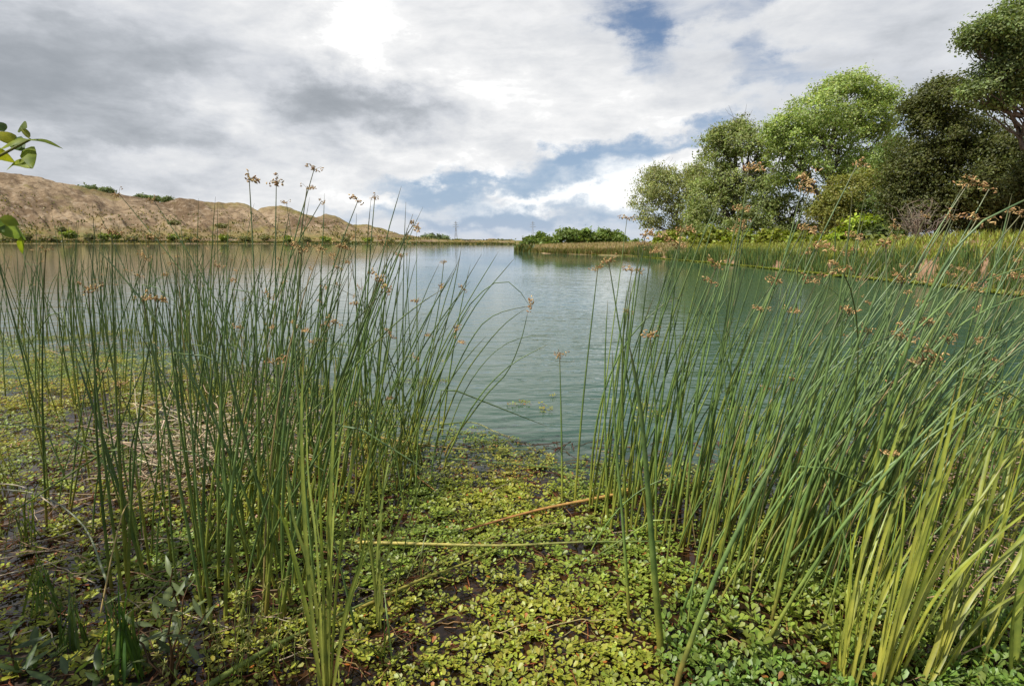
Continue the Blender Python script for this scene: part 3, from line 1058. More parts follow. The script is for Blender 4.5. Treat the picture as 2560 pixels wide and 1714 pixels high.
# ------------------------------------------------------------------ grasses and reed belt (uncountable)
def blades(name, label, P, hgt, wid, base, spread=0.3, lean=0.25, alt=None, altp=0.0, mat=None):
    n = len(P)
    mb = MB()
    hgt = np.broadcast_to(hgt, (n,)) * (0.55 + 0.75 * RNG.random(n))
    yaw = RNG.random(n) * np.pi
    sx = np.stack([np.cos(yaw), np.sin(yaw), yaw * 0], 1) * np.broadcast_to(wid, (n,))[:, None] * 0.5
    ln = RNG.normal(size=(n, 2)) * lean
    top = P + np.stack([ln[:, 0] * hgt, ln[:, 1] * hgt, hgt], 1)
    mid = P + np.stack([ln[:, 0] * hgt * .35, ln[:, 1] * hgt * .35, hgt * .55], 1)
    V = np.stack([P - sx, P + sx, mid - sx * .8, mid + sx * .8, top], 1).reshape(-1, 3)
    i = np.arange(n) * 5
    col = tints(n, base, spread, alt, altp)
    mb.add(V, quads=np.stack([i, i + 1, i + 3, i + 2], 1), tris=np.stack([i + 2, i + 3, i + 4], 1), col=np.repeat(col, 5, 0))
    o = mb.build(name, mat or M_GRASS, smooth=False)
    tag(o, label, kind='stuff')
    return o


def on_bank(n, a0, a1, d0, d1, power=1.0):
    a = R(a0) + (R(a1) - R(a0)) * RNG.random(n)
    rf = np.interp(a, RF_AZ, RF_R)
    d = d0 + (d1 - d0) * RNG.random(n) ** power
    r = rf + d
    x, y = r * np.sin(a), r * np.cos(a)
    return np.stack([x, y, np.maximum(height(x, y), -0.05) - 0.03], 1)


tip_d = math.degrees(tip)
blades('dry_grass', 'tan dry grass covering the spit', on_bank(26000, tip_d + 0.1, 17, 1.2, 22), 0.62, 0.07, (0.48, 0.36, 0.19), .3, .3, (0.20, 0.20, 0.05), .3)
blades('spit_edge_grass', 'green grass fringe at the waterline of the spit', on_bank(7000, tip_d + 0.05, 14, 0.0, 1.8), 0.55, 0.06, (0.15, 0.165, 0.04), .3, .25, (0.30, 0.2, 0.08), .3)
reed_n = 30000
P = on_bank(reed_n, 11.5, 52, -0.2, 3.6)
aa_ = np.degrees(np.arctan2(P[:, 0], P[:, 1]))
rr_ = np.hypot(P[:, 0], P[:, 1])
keep = RNG.random(reed_n) < np.clip(rr_ / 60, 0.25, 1) * 1.2
P = P[keep]
aa_ = aa_[keep]
ph_ = fbm(aa_ * 1.6, np.hypot(P[:, 0], P[:, 1]) * .15, 17, 3)
k_ = RNG.random(len(P)) < np.clip((ph_ - .26) / .16, .12, 1)
P, aa_, ph_ = P[k_], aa_[k_], ph_[k_]
blades('reed_belt', 'dense green reed belt standing along the wooded bank', P, np.interp(aa_, [11, 14, 20, 30, 40, 52], [0.5, .64, .58, .50, .46, .44]) * (.45 + 1.1 * ph_), np.interp(np.hypot(P[:, 0], P[:, 1]), [10, 60], [0.022, 0.055]), (0.100, 0.155, 0.045), .28, .13, (0.26, 0.26, 0.06), .16)
blades('bank_grass', 'mixed weeds and grass on top of the wooded bank', (lambda Q: Q[(RNG.random(len(Q)) < np.where(np.degrees(np.arctan2(Q[:, 0], Q[:, 1])) > 31, .22, 1)) & (fbm(Q[:, 0] * .35, Q[:, 1] * .35, 57) > .36)])(on_bank(46000, 12, 50, 2.4, 14)), 0.42, 0.05, (0.250, 0.285, 0.048), .35, .35, (0.28, 0.2, 0.08), .12)
P = on_bank(9000, -46, 2, 0, 11)
blades('shore_grass', 'yellow green scrub grass along the far gravel shore', P, 0.8, 0.7, (0.19, 0.165, 0.05), .35, .3, (0.085, 0.115, 0.03), .4)
a_ = np.radians(RNG.uniform(-46, 0, 9000))
r_ = 331 + RNG.random(9000) ** 1.7 * 75
P = np.stack([r_ * np.sin(a_), r_ * np.cos(a_), hill_h(a_, r_) - 0.1], 1)
keep = fbm(a_ * 60, r_ * 0.1, 88) > 0.47
blades('hill_scrub', 'dry and green scrub scattered over the foot of the gravel hills', P[keep], 0.9, 0.8, (0.22, 0.18, 0.06), .35, .3, (0.10, 0.13, 0.03), .3)


# ------------------------------------------------------------------ water primrose
def leaf_shape(nl):
    """outline of one obovate leaf along +x, unit length, nl = detail"""
    if nl == 2:
        v = np.array([[0, 0, 0], [.35, .22, .02], [.75, .30, .03], [1.0, 0.0, 0.0], [.75, -.30, .03], [.35, -.22, .02], [.6, 0, -.03]])
        t = np.array([[0, 1, 6], [1, 2, 6], [2, 3, 6], [3, 4, 6], [4, 5, 6], [5, 0, 6]])
    else:
        v = np.array([[0, 0, 0], [.65, .30, .03], [1.0, 0.0, 0.0], [.65, -.30, .03]])
        t = np.array([[0, 1, 2], [0, 2, 3]])
    return v, t


def rosettes(mb, P, size, nleaf, det, base, alt, altp, tilt=0.25, lift=0.0, slim=1.0):
    """leafy shoot tips: leaves whorled round each point"""
    v, t = leaf_shape(det)
    n = len(P)
    cnt = RNG.integers(nleaf[0], nleaf[1] + 1, n)
    idx = np.repeat(np.arange(n), cnt)
    m = len(idx)
    ph = RNG.random(n)[idx] * 6.28 + (np.arange(m) * 2.4)
    sz = (np.broadcast_to(size, (n,))[idx]) * (0.55 + 0.65 * RNG.random(m))
    el_ = np.abs(RNG.normal(size=m)) * tilt + np.broadcast_to(lift, (n,))[idx] * RNG.random(m)
    rollv = RNG.normal(size=m) * 0.35
    ca, sa, ce, se = np.cos(ph), np.sin(ph), np.cos(el_), np.sin(el_)
    ax = np.stack([ca * ce, sa * ce, se], 1)
    sd = np.stack([-sa, ca, 0 * ca], 1)
    up_ = np.cross(ax, sd)
    sd2 = sd * np.cos(rollv)[:, None] + up_ * np.sin(rollv)[:, None]
    up2 = np.cross(ax, sd2)
    off = 0.18 + RNG.random(m) * 0.35
    hgt = np.broadcast_to(lift, (n,))[idx] * sz * 0.8 * RNG.random(m)
    org = P[idx] + ax * (off * sz)[:, None] + np.stack([0 * hgt, 0 * hgt, hgt], 1)
    V = org[:, None, :] + sz[:, None, None] * (v[None, :, 0:1] * ax[:, None, :] + v[None, :, 1:2] * slim * sd2[:, None, :] + v[None, :, 2:3] * up2[:, None, :])
    k = len(v)
    T = (t[None] + (np.arange(m) * k)[:, None, None]).reshape(-1, 3)
    tw = (1 + RNG.normal(size=(n, 1)) * 0.13)[idx].clip(.6, 1.5)
    patch = fbm(P[:, 0] * 1.7, P[:, 1] * 1.7, 131, 3)[idx][:, None]
    pt = np.clip((patch - .38) / .24, 0, 1)
    tw = tw * (np.array([.78, .90, .95]) * (1 - pt) + np.array([1.16, 1.06, .95]) * pt)
    c = tints(m, base, 0.16, alt, altp) * tw
    mb.add(V.reshape(-1, 3), tris=T, col=np.repeat(c, k, 0).clip(.004, .7))


def to_px(P):
    d = (P - np.array([0, 0, CAM_H])) @ CAM_R
    u = CX + F_PX * d[:, 0] / -d[:, 2]
    v = CY - F_PX * d[:, 1] / -d[:, 2]
    return u / K, v / K


def cover_at(P):
    """how closely the primrose covers the water: open lake beyond the sheltered edge, a thinner, browner shallow at one side"""
    x, y = P[:, 0], P[:, 1]
    r = np.hypot(x, y)
    edge = np.interp(x, [-9, -5, -3, -1.5, -0.6, -0.1, 0.3, 0.9, 1.5, 2.5, 4], [8.6, 7.4, 6.4, 5.4, 4.6, 4.15, 3.75, 3.35, 3.6, 4.3, 5.0])
    n = fbm(x * 1.1, y * 0.8, 61, 5)
    n2 = fbm(x * 5.5, y * 5.0, 71, 3)
    n3 = fbm(x * 2.6 + 7, y * 2.2, 81, 4)
    c = np.clip((edge - .12 - y) / 1.1 + (n - 0.5) * 1.3, 0, 1) ** 0.8
    c = c * (0.55 + 1.0 * (n3 > 0.40)) * (0.30 + (n2 > 0.425) * 1.0)
    thin = np.interp(x, [-7, -3, -1.6, -0.8, -0.3], [0.46, 0.46, 0.62, 0.86, 1.0])
    c = c * thin
    bare = np.interp(y - 1.0 * x * (x < 0) * -0.35, [1.0, 1.9, 2.3], [0.36, 0.64, 1.0])
    c = np.where(x < -0.15, c * bare, c)
    # the floating outliers beyond the edge
    isl = (fbm(x * 2.6, y * 2.0, 95, 3) > 0.66) * np.clip(1.4 - (y - edge) / 1.3, 0, 1) * (y > edge - .4) * 0.5
    return np.clip(np.maximum(c, isl), 0, 1)


PRIM = (0.250, 0.290, 0.036)
ORANGE = (0.34, 0.13, 0.025)


def build_mat():
    mb = MB()
    # near water and bank: full leaves
    n = 40000
    x = RNG.uniform(-3.2, 3.2, n)
    y = RNG.uniform(0.9, 3.1, n)
    P = np.stack([x, y, np.zeros(n)], 1)
    k = (RNG.random(n) < cover_at(P) * 0.58) & (np.abs(x) < 0.6 + 1.05 * y)
    P = P[k]
    gz = np.maximum(near_h(P[:, 0], P[:, 1]), 0.0)
    lift = np.clip((P[:, 0] - 0.2) / 1.2, 0, 1) * np.clip((2.5 - P[:, 1]) / 0.8, 0, 1)
    P[:, 2] = gz + 0.006 + RNG.random(len(P)) * (0.012 + 0.05 * lift) + lift * 0.02
    near = lift > 0.25
    rosettes(mb, P[~near], RNG.uniform(.014, .026, (~near).sum()), (5, 8), 2, PRIM, ORANGE, .018, tilt=.28, lift=.12)
    rosettes(mb, P[near], RNG.uniform(.020, .032, near.sum()), (6, 9), 2, (0.190, 0.255, 0.040), ORANGE, .008, tilt=.3, lift=.7, slim=.92)
    # mid
    n = 120000
    x = RNG.uniform(-8, 5.5, n)
    y = RNG.uniform(3.1, 8.8, n)
    P = np.stack([x, y, np.zeros(n)], 1)
    k = (RNG.random(n) < cover_at(P) * 0.8) & (np.abs(x) < 0.6 + 1.02 * y)
    P = P[k]
    P[:, 2] = 0.006 + RNG.random(len(P)) * 0.014
    rosettes(mb, P, 0.023, (4, 7), 1, (0.265, 0.280, 0.046), (0.30, 0.13, 0.04), .07, tilt=.22, lift=.08)
    o = mb.build('water_primrose', M_MAT, smooth=True)
    tag(o, 'mat of floating round leaved water primrose over the shallows', kind='stuff')
    # red runners and sodden weed just under and on the surface
    rb = MB()
    for k in range(1500):
        x, y = RNG.uniform(-3.0, 2.6), RNG.uniform(1.2, 3.8)
        if abs(x) > .6 + 1.05 * y:
            continue
        L = RNG.uniform(.06, .28)
        th = RNG.random() * 6.28
        p = np.array([x, y, max(float(near_h(np.array(x), np.array(y))), 0) + .003])
        q = p + np.array([math.cos(th) * L, math.sin(th) * L, RNG.uniform(-.002, .012)])
        tube(rb, branch_path(p, q, .03, 5, .06), .0018 + RNG.random() * .0012, tints(1, (0.13, 0.045, 0.02) if RNG.random() < .7 else (.2, .13, .05), .3)[0], 3)
    o = rb.build('primrose_runners', M_DRY)
    tag(o, 'tangle of reddish primrose runners in the dark shallows', kind='stuff')


build_mat()
# floating margin along the reed belt
n = 26000
a_ = np.radians(RNG.uniform(8, 50, n))
rf_ = np.interp(a_, RF_AZ, RF_R)
wdt = np.interp(np.degrees(a_), [8, 12, 20, 35, 50], [0.3, .7, .8, 1.0, 1.2])
r_ = rf_ - wdt * RNG.random(n) * (0.5 + fbm(a_ * 60, a_ * 0, 14)) + .15
mb = MB()
C = np.stack([r_ * np.sin(a_), r_ * np.cos(a_), 0.015 + RNG.random(n) * .05], 1)
leaf_cards(mb, C, 0.10, tints(n, (0.225, 0.25, 0.035), .2), unit(RNG.normal(size=(n, 3)) * .35 + np.array([0, 0, 1])), aspect=1.2)
o = mb.build('floating_weed', M_MAT, smooth=False)
tag(o, 'yellow green floating weed fringe along the reed belt', kind='stuff')

# ------------------------------------------------------------------ bulrushes
HEADS = []


def make_head_mesh(seed):
    rs = np.random.default_rng(seed)
    mb = MB()
    nr = rs.integers(6, 11)
    for r_ in range(nr):
        th = rs.random() * 6.28
        L = rs.uniform(.006, .036)
        d = np.array([math.cos(th) * .8, math.sin(th) * .8, rs.uniform(.1, .9)])
        e = d / np.linalg.norm(d) * L
        e2 = e + np.array([e[0] * .4, e[1] * .4, -.008 * rs.random()])
        tube(mb, smooth_path([(0, 0, 0), e, e2], 5), .0007, (.22, .16, .05), 3)
        for s_ in range(rs.integers(3, 6)):
            c = e2 * rs.uniform(.7, 1.0) + rs.normal(size=3) * .0045
            ax = unit(rs.normal(size=3) + e / L * 1.2 + np.array([0, 0, -.2]))
            l_, w_ = rs.uniform(.0042, .0062), rs.uniform(.0017, .0024)
            t = np.linspace(-1, 1, 5)[:, None]
            col = np.array([(.46, .30, .12), (.56, .40, .18), (.36, .20, .09)][rs.integers(0, 3)]) * rs.uniform(.8, 1.25)
            tube(mb, c + ax * t * l_, w_ * np.sqrt(np.clip(1 - t[:, 0] ** 2, .02, 1)), col, 5)
    me = mb.mesh('seed_head', M_HEAD)
    return me


for s_ in range(9):
    HEADS.append(make_head_mesh(100 + s_))


def stem_colors(n, hue, dry=0.0):
    t = np.linspace(0, 1, n)[:, None]
    low = np.array([0.235, 0.245, 0.034])
    mid = np.array([0.108, 0.178, 0.048]) * hue
    top = np.array([0.088, 0.138, 0.054]) * hue
    yel = RNG.random()
    if yel < .2:
        mid = mid * np.array([1.5, 1.2, .9])
    k0 = RNG.uniform(.22, .5)
    c = np.where(t < k0, low * (1 - t / k0) + mid * (t / k0), mid * (1 - (t - k0) / (1 - k0)) + top * ((t - k0) / (1 - k0)))
    if RNG.random() < .45:  # brown sheath at the foot
        sh_ = np.clip(1 - t / RNG.uniform(.06, .16), 0, 1)
        c = c * (1 - sh_) + np.array([.20, .11, .045]) * sh_
    tl = RNG.uniform(.03, .16)
    tipf = np.clip((t - 1 + tl) / tl, 0, 1)
    c = c * (1 - tipf * .6) + np.array([.16, .10, .05]) * tipf * .6
    if dry:
        c = c * (1 - dry) + np.array([.34, .25, .12]) * dry
    return c


class Stem:
    pass


STEMS = []


def add_stem(P, head, r0, hue, zone, dry=0.0, special=None, r1=None, hs=1.0):
    s = Stem()
    s.P = np.asarray(P, float)
    s.head, s.r0, s.hue, s.zone, s.dry, s.special, s.hs = head, r0, hue, zone, dry, special, hs
    s.r1 = r1 if r1 else max(.0014, r0 * .30)
    mid = s.P[len(s.P) // 2]
    dist = np.linalg.norm(mid - np.array([0, 0, CAM_H]))
    L = np.linalg.norm(np.diff(s.P, axis=0), axis=1).sum()
    u, v = to_px(s.P)
    vis = ((u > -40) & (u < 2382) & (v > -40) & (v < 1600)).mean()
    s.score = r0 / dist * (L / dist) * vis + (10 if special else 0)
    s.vis = vis
    if not special and v[(u > -40) & (u < 2382)].min(initial=9999) < (440 if P[0][0] < 0 else 400):
        return
    STEMS.append(s)


def traced(pts, head, r0=.0062, dy=0.0, hue=1.0, zone='a', special=None, dry=0.0, hs=1.0, gy=None):
    """a stem whose course was measured; it stands on its own spot of lake bed and leans dy metres away over its length"""
    if gy is None:
        b = G(*pts[0])
    else:
        b = A(pts[0][0], pts[0][1], gy)
    P = [b]
    n = len(pts)
    for i, p in enumerate(pts[1:], 1):
        P.append(A(p[0], p[1], b[1] + dy * i / (n - 1)))
    P = smooth_path(P, 16)
    P[0, 2] -= 0.06
    add_stem(P, head, r0, hue, zone, dry, special, hs=hs)


def grown(base, L, tx, ty, bend, bdir, head, r0, hue, zone, dry=0.0, n=13):
    """a stem from its lean at the base (tx to the side, ty away) and how far its tip bows over"""
    t = np.linspace(0, 1, n)
    ang = np.hypot(tx, ty)
    d = np.array([tx, ty]) / max(ang, 1e-6)
    P = [np.array([base[0], base[1], -0.06])]
    dl = L / (n - 1)
    kink = RNG.integers(5, n - 2) if RNG.random() < .06 else n
    for k in range(1, n):
        a = ang * (0.55 + 0.5 * t[k]) 
        b = bend * t[k] ** 2.2
        hx = math.sin(a) * d[0] + math.sin(b) * bdir[0]
        hy = math.sin(a) * d[1] + math.sin(b) * bdir[1]
        hz = max(math.cos(a), .0) * math.cos(b)
        v = unit(np.array([hx, hy, hz]))
        if k >= kink:
            v = unit(np.array([bdir[0] * .9 + .1, bdir[1] * .9, -.45 if k > kink else -.1]))
        P.append(P[-1] + v * dl)
    P = np.array(P)
    add_stem(P, head, r0, hue, zone, dry)


# measured single stems
TR = [
    # tall ones over the gravel hills
    ([(592, 1300), (590, 900), (578, 560), (570, 410)], 1, 'tallest dark bulrush of the dense clump rising before the gravel hills'),
    ([(640, 1240), (634, 900), (630, 600), (632, 418)], 1, 'straight upright bulrush beside the tallest stem of the dense clump'),
    ([(560, 1200), (620, 800), (670, 560), (718, 388)], 1, 'bulrush sweeping up to the highest seed head over the spoil hills'),
    ([(600, 1250), (655, 800), (690, 520), (702, 430)], 1, 'bulrush with paired seed heads just under the highest one'),
    ([(655, 1200), (700, 900), (760, 620), (818, 460)], 1, None),
    ([(790, 1180), (830, 800), (848, 560), (857, 452)], 1, 'upright bulrush with two stacked seed heads before the end of the hills'),
    ([(770, 1160), (830, 800), (880, 560), (918, 425)], 0, 'tall needle tipped bulrush without a seed head rising past the hill end'),
    ([(740, 1180), (820, 800), (890, 600), (945, 515)], 1, None),
    ([(640, 1100), (545, 830), (430, 640), (272, 442)], 1, 'bulrush slanting far toward the overhanging leaves, crossing the others'),
    ([(660, 1130), (560, 820), (450, 610), (352, 458)], 1, 'second bulrush slanting the same way with a ragged brown head'),
    ([(290, 1340), (270, 1000), (258, 700), (256, 530)], 1, 'lone upright bulrush with a small head before the far shore'),
    ([(955, 1010), (957, 850), (954, 690)], 1, None),
    ([(948, 1000), (952, 800), (953, 520)], 0, 'hair thin vertical stem ending just above the far waterline'),
    ([(930, 1040), (960, 900), (1000, 720), (1015, 600)], 1, None),
    ([(700, 1150), (760, 800), (780, 620), (800, 540)], 1, None),
    ([(760, 1150), (800, 800), (840, 640), (880, 560)], 1, None),
    ([(520, 1120), (600, 800), (660, 600), (735, 460)], 1, None),
    ([(830, 1120), (880, 850), (900, 720), (918, 585)], 1, None),
    # arching ones over open water
    ([(960, 1020), (1010, 850), (1065, 710), (1140, 642), (1185, 662), (1212, 700)], 0, 'bulrush bowed in the highest arch over open water'),
    ([(975, 1020), (1030, 870), (1095, 750), (1150, 712), (1210, 700)], 1, 'arching bulrush that carries the big seed head over open water'),
    ([(990, 1030), (1050, 880), (1110, 790), (1160, 735), (1204, 704)], 0, 'lower arching bulrush that meets the big seed head over open water'),
    ([(1010, 1040), (1110, 905), (1160, 850), (1192, 775), (1207, 712)], 0, 'bulrush curving up from the water into the big seed head'),
    ([(940, 1030), (1000, 870), (1080, 710), (1178, 588)], 0, 'straight bulrush slanting toward the spit tip'),
    ([(930, 1010), (1000, 820), (1070, 690), (1140, 575)], 0, 'bulrush parallel to and behind the one slanting toward the spit tip'),
    ([(930, 1030), (990, 850), (1030, 700), (1056, 562)], 0, None),
    ([(1000, 1060), (1060, 900), (1130, 805), (1200, 770), (1270, 770)], 0, 'bulrush bowed over flat, its thin tip level above the water'),
    ([(1010, 1070), (1080, 930), (1160, 840), (1255, 785)], 0, 'bowed bulrush just below the flat tipped one'),
    ([(900, 1050), (960, 850), (1010, 740), (1060, 662)], 1, None),
    ([(905, 1060), (940, 900), (965, 780), (972, 765)], 1, None),
    ([(920, 1080), (985, 880), (1040, 750)], 1, None),
    # bowed low stems at the near edge of the clump
    ([(330, 1290), (255, 1080), (130, 985), (-10, 968)], 0, 'bulrush bent right over in a long arch low across the brown shallows'),
    ([(700, 1060), (560, 1060), (350, 1010), (250, 1030), (0, 1130)], 0, None),
    # lone stems before the gap
    ([(1286, 1145), (1284, 980), (1280, 815)], 1, 'short lone bulrush standing by itself in the gap, with a flat tip'),
    ([(1314, 1150), (1335, 900), (1367, 615)], 1, 'lone bulrush second from the gap with a round tan head over the water'),
    ([(1345, 1170), (1395, 800), (1434, 500)], 1, 'tall thin bulrush at the gap side of the tall clump, head level with the bushes'),
    ([(1352, 1160), (1400, 860), (1445, 620)], 1, None),
    ([(1385, 1180), (1430, 840), (1462, 560)], 1, None),
    ([(1480, 1190), (1440, 900), (1392, 596)], 1, 'bulrush tilting back toward the gap against the rest of the tall clump'),
    ([(1400, 1190), (1425, 900), (1475, 540)], 1, None),
    ([(1480, 1220), (1520, 860), (1557, 530)], 1, None),
    ([(1440, 1200), (1500, 800), (1552, 560)], 1, None),
    ([(1560, 1250), (1640, 850), (1713, 388)], 1, 'bulrush with a ring shaped seed head high before the grey willow'),
    ([(1640, 1300), (1720, 900), (1840, 620), (1962, 372)], 1, 'long diagonal bulrush reaching highest of all, before the cottonwood'),
    ([(1600, 1220), (1690, 900), (1790, 600), (1838, 412)], 1, 'bulrush with the broadest spray of seed heads before the cottonwood'),
    ([(1620, 1260), (1680, 900), (1790, 600), (1850, 440)], 1, None),
    ([(1540, 1220), (1620, 800), (1690, 525)], 1, None),
    ([(1560, 1260), (1600, 860), (1650, 660), (1690, 480)], 1, None),
    ([(1800, 1300), (1950, 900), (2100, 600), (2214, 420)], 1, 'bulrush ending in a crown shaped head before the dark oak'),
    ([(1850, 1300), (2020, 900), (2170, 600), (2262, 432)], 1, None),
    ([(1820, 1280), (1960, 850), (2080, 640), (2175, 495)], 1, None),
    ([(1860, 1320), (2020, 850), (2150, 640), (2235, 500)], 1, None),
    ([(1900, 1320), (2080, 850), (2230, 620), (2335, 490)], 1, None),
    ([(2040, 1330), (2033, 950), (2030, 760), (2026, 560)], 1, 'pale thick upright bulrush, the only vertical one before the dirt bank'),
    ([(1700, 1280), (1790, 900), (1860, 700), (1945, 540)], 1, None),
    ([(1760, 1300), (1850, 950), (1915, 790), (1942, 712)], 1, None),
    ([(1640, 1240), (1760, 860), (1810, 720), (1840, 640)], 1, None),
    ([(1480, 1190), (1560, 860), (1600, 700), (1640, 610)], 1, None),
    ([(1500, 1240), (1500, 960), (1490, 830), (1488, 765)], 1, None),
    ([(1700, 1300), (1810, 900), (1900, 640), (1910, 500)], 0, None),
    # bowing to the edge of view
    ([(1960, 1330), (2040, 900), (2190, 560), (2400, 430)], 0, 'thick bulrush arching up and out of the frame before the oak'),
    ([(1900, 1330), (2000, 900), (2180, 680), (2420, 585)], 0, 'bulrush arching low across the far waterline by the dirt bank'),
    ([(1950, 1340), (2060, 930), (2200, 740), (2420, 650)], 0, None),
    ([(2000, 1360), (2100, 980), (2250, 800), (2450, 730)], 0, None),
    # near thick ones
    ([(1513, 1500), (1492, 1250), (1468, 960), (1440, 790)], 0, 'thickest blue green stem, nearest the camera in the tall clump'),
    ([(1535, 1590), (1640, 1310), (1770, 1050), (1930, 700)], 0, 'thick grey green stem slanting steeply from the bottom edge'),
    ([(1965, 1420), (1925, 1200), (1872, 1050), (1838, 880)], 0, 'thin stem tilting against the wind across the slanting clump'),
    ([(1440, 1420), (1425, 1200), (1408, 1000), (1400, 800)], 0, None),
]
for pts, hd, lab in TR:
    y0 = G(*pts[0])[1]
    thick = {'thickest': .016, 'thick ': .0105}
    r0 = .0066
    if lab and lab.startswith('thickest'):
        r0 = .0125
    elif lab and 'thick ' in lab:
        r0 = .0095
    elif lab and ('thin' in lab):
        r0 = .0042
    if pts[0][0] < 1040:
        r0 *= .88
    hue = RNG.uniform(.85, 1.2) * (1.25 if pts[0][0] > 1300 and y0 < 2.8 else 1.0)
    traced(pts, hd, r0, dy=RNG.uniform(-.12, .22), hue=hue, zone='c' if pts[0][0] < 1100 else 'd', special=lab or True, hs=1.6 if lab and ('big' in lab or 'broad' in lab or 'ring' in lab) else 1.12)


def sample_px(poly_rows):
    """bases drawn in measured patches of water: rows (px, py, spread_x, spread_y, count)"""
    for px, py, sx, sy, n in poly_rows:
        for _ in range(n):
            yield G(px + RNG.normal() * sx, py + RNG.normal() * sy)


# dense clump before the gravel hills
def clump(rows, zone, Lm, Ls, tx, txs, bendp, headp, r, hue, maxz=None, ty=0.0, dryp=.05):
    for b in sample_px(rows):
        if b[1] < 1.2 or b[1] > 14:
            continue
        L = max(.5, RNG.normal(Lm, Ls))
        arch = RNG.random() < bendp
        bend = RNG.uniform(.5, 1.25) if arch else RNG.uniform(0.02, .30)
        side = 1 if RNG.random() < .85 else -1
        t = RNG.normal(tx, txs)
        hue_ = hue * RNG.uniform(.75, 1.25)
        dry = RNG.uniform(.5, .9) if RNG.random() < dryp else 0.0
        r_ = r * (.6 if dry else 1)
        grown(b, L, t, RNG.normal(ty, .09), bend, (side * RNG.uniform(.6, 1), RNG.uniform(-.3, .3)), RNG.random() < headp, r_ * RNG.uniform(.72, 1.2), hue_, zone, dry)


# distant band of slim stems in the brown shallows
clump([(60, 775, 70, 12, 34), (200, 775, 70, 14, 40), (330, 785, 60, 16, 40), (440, 800, 50, 20, 30), (40, 820, 60, 20, 8), (560, 800, 60, 14, 22)], 'a', 1.36, .24, 0.02, .16, .06, .22, .0068, 1.0)
# middle band
clump([(120, 900, 90, 50, 14), (330, 930, 90, 60, 26), (480, 960, 70, 60, 34), (620, 930, 80, 50, 42), (760, 930, 60, 50, 34)], 'b', 1.38, .24, 0.10, .16, .05, .22, .0060, 1.0)
# heart of the clump
clump([(520, 1180, 80, 60, 22), (620, 1150, 90, 60, 26), (560, 1340, 70, 50, 10), (650, 1330, 50, 50, 7), (470, 1360, 20, 60, 5), (750, 1100, 60, 40, 30), (860, 1080, 50, 30, 26), (920, 1030, 40, 30, 14), (300, 1250, 60, 90, 9), (150, 1150, 90, 90, 7)], 'c', 1.22, .26, 0.12, .22, .06, .22, .0058, .95)
clump([(560, 1400, 60, 40, 7), (480, 1330, 40, 60, 4), (660, 1400, 45, 40, 5), (350, 1350, 50, 60, 2)], 'c', 1.22, .2, 0.05, .18, .03, .2, .0072, 1.0)
clump([(600, 1200, 130, 100, 60), (380, 1120, 120, 80, 30), (860, 1120, 60, 40, 26)], 'c', .62, .22, 0.1, .28, .1, .03, .0046, 1.25)
clump([(1750, 1280, 140, 90, 40), (2100, 1250, 140, 100, 40)], 'e', .60, .2, 0.3, .24, .1, .03, .0046, 1.25)
# tall clump by the gap
clump([(1400, 1150, 40, 30, 12), (1480, 1170, 50, 40, 22), (1560, 1200, 50, 50, 20), (1640, 1230, 60, 60, 24)], 'd', 1.30, .26, 0.16, .12, .05, .22, .0064, 1.1)
# wind swept clump at the side
clump([(1740, 1230, 60, 60, 34), (1840, 1240, 60, 70, 34), (1950, 1200, 70, 80, 34), (2080, 1170, 90, 80, 40), (2250, 1180, 90, 90, 40), (1700, 1380, 70, 60, 10), (1950, 1400, 120, 60, 12)], 'e', 1.28, .28, 0.36, .19, .12, .26, .0064, 1.2)
clump([(1650, 1080, 60, 20, 14), (1800, 1090, 70, 20, 22), (1980, 1080, 90, 20, 30), (2200, 1060, 100, 20, 34), (2380, 1060, 80, 30, 22)], 'f', 1.30, .26, 0.34, .20, .12, .24, .0064, 1.05)

ZN = {'a': 'in the far band in brown shallows', 'b': 'in thin rows behind the dense clump', 'c': 'in the dense clump before the hills', 'd': 'in the tall clump beside the gap',
      'e': 'in the wind swept clump', 'f': 'behind the wind swept clump'}



def head_xform(s):
    T = unit(s.P[-1] - s.P[-3])
    return Vector(T).to_track_quat('Z', 'Y')


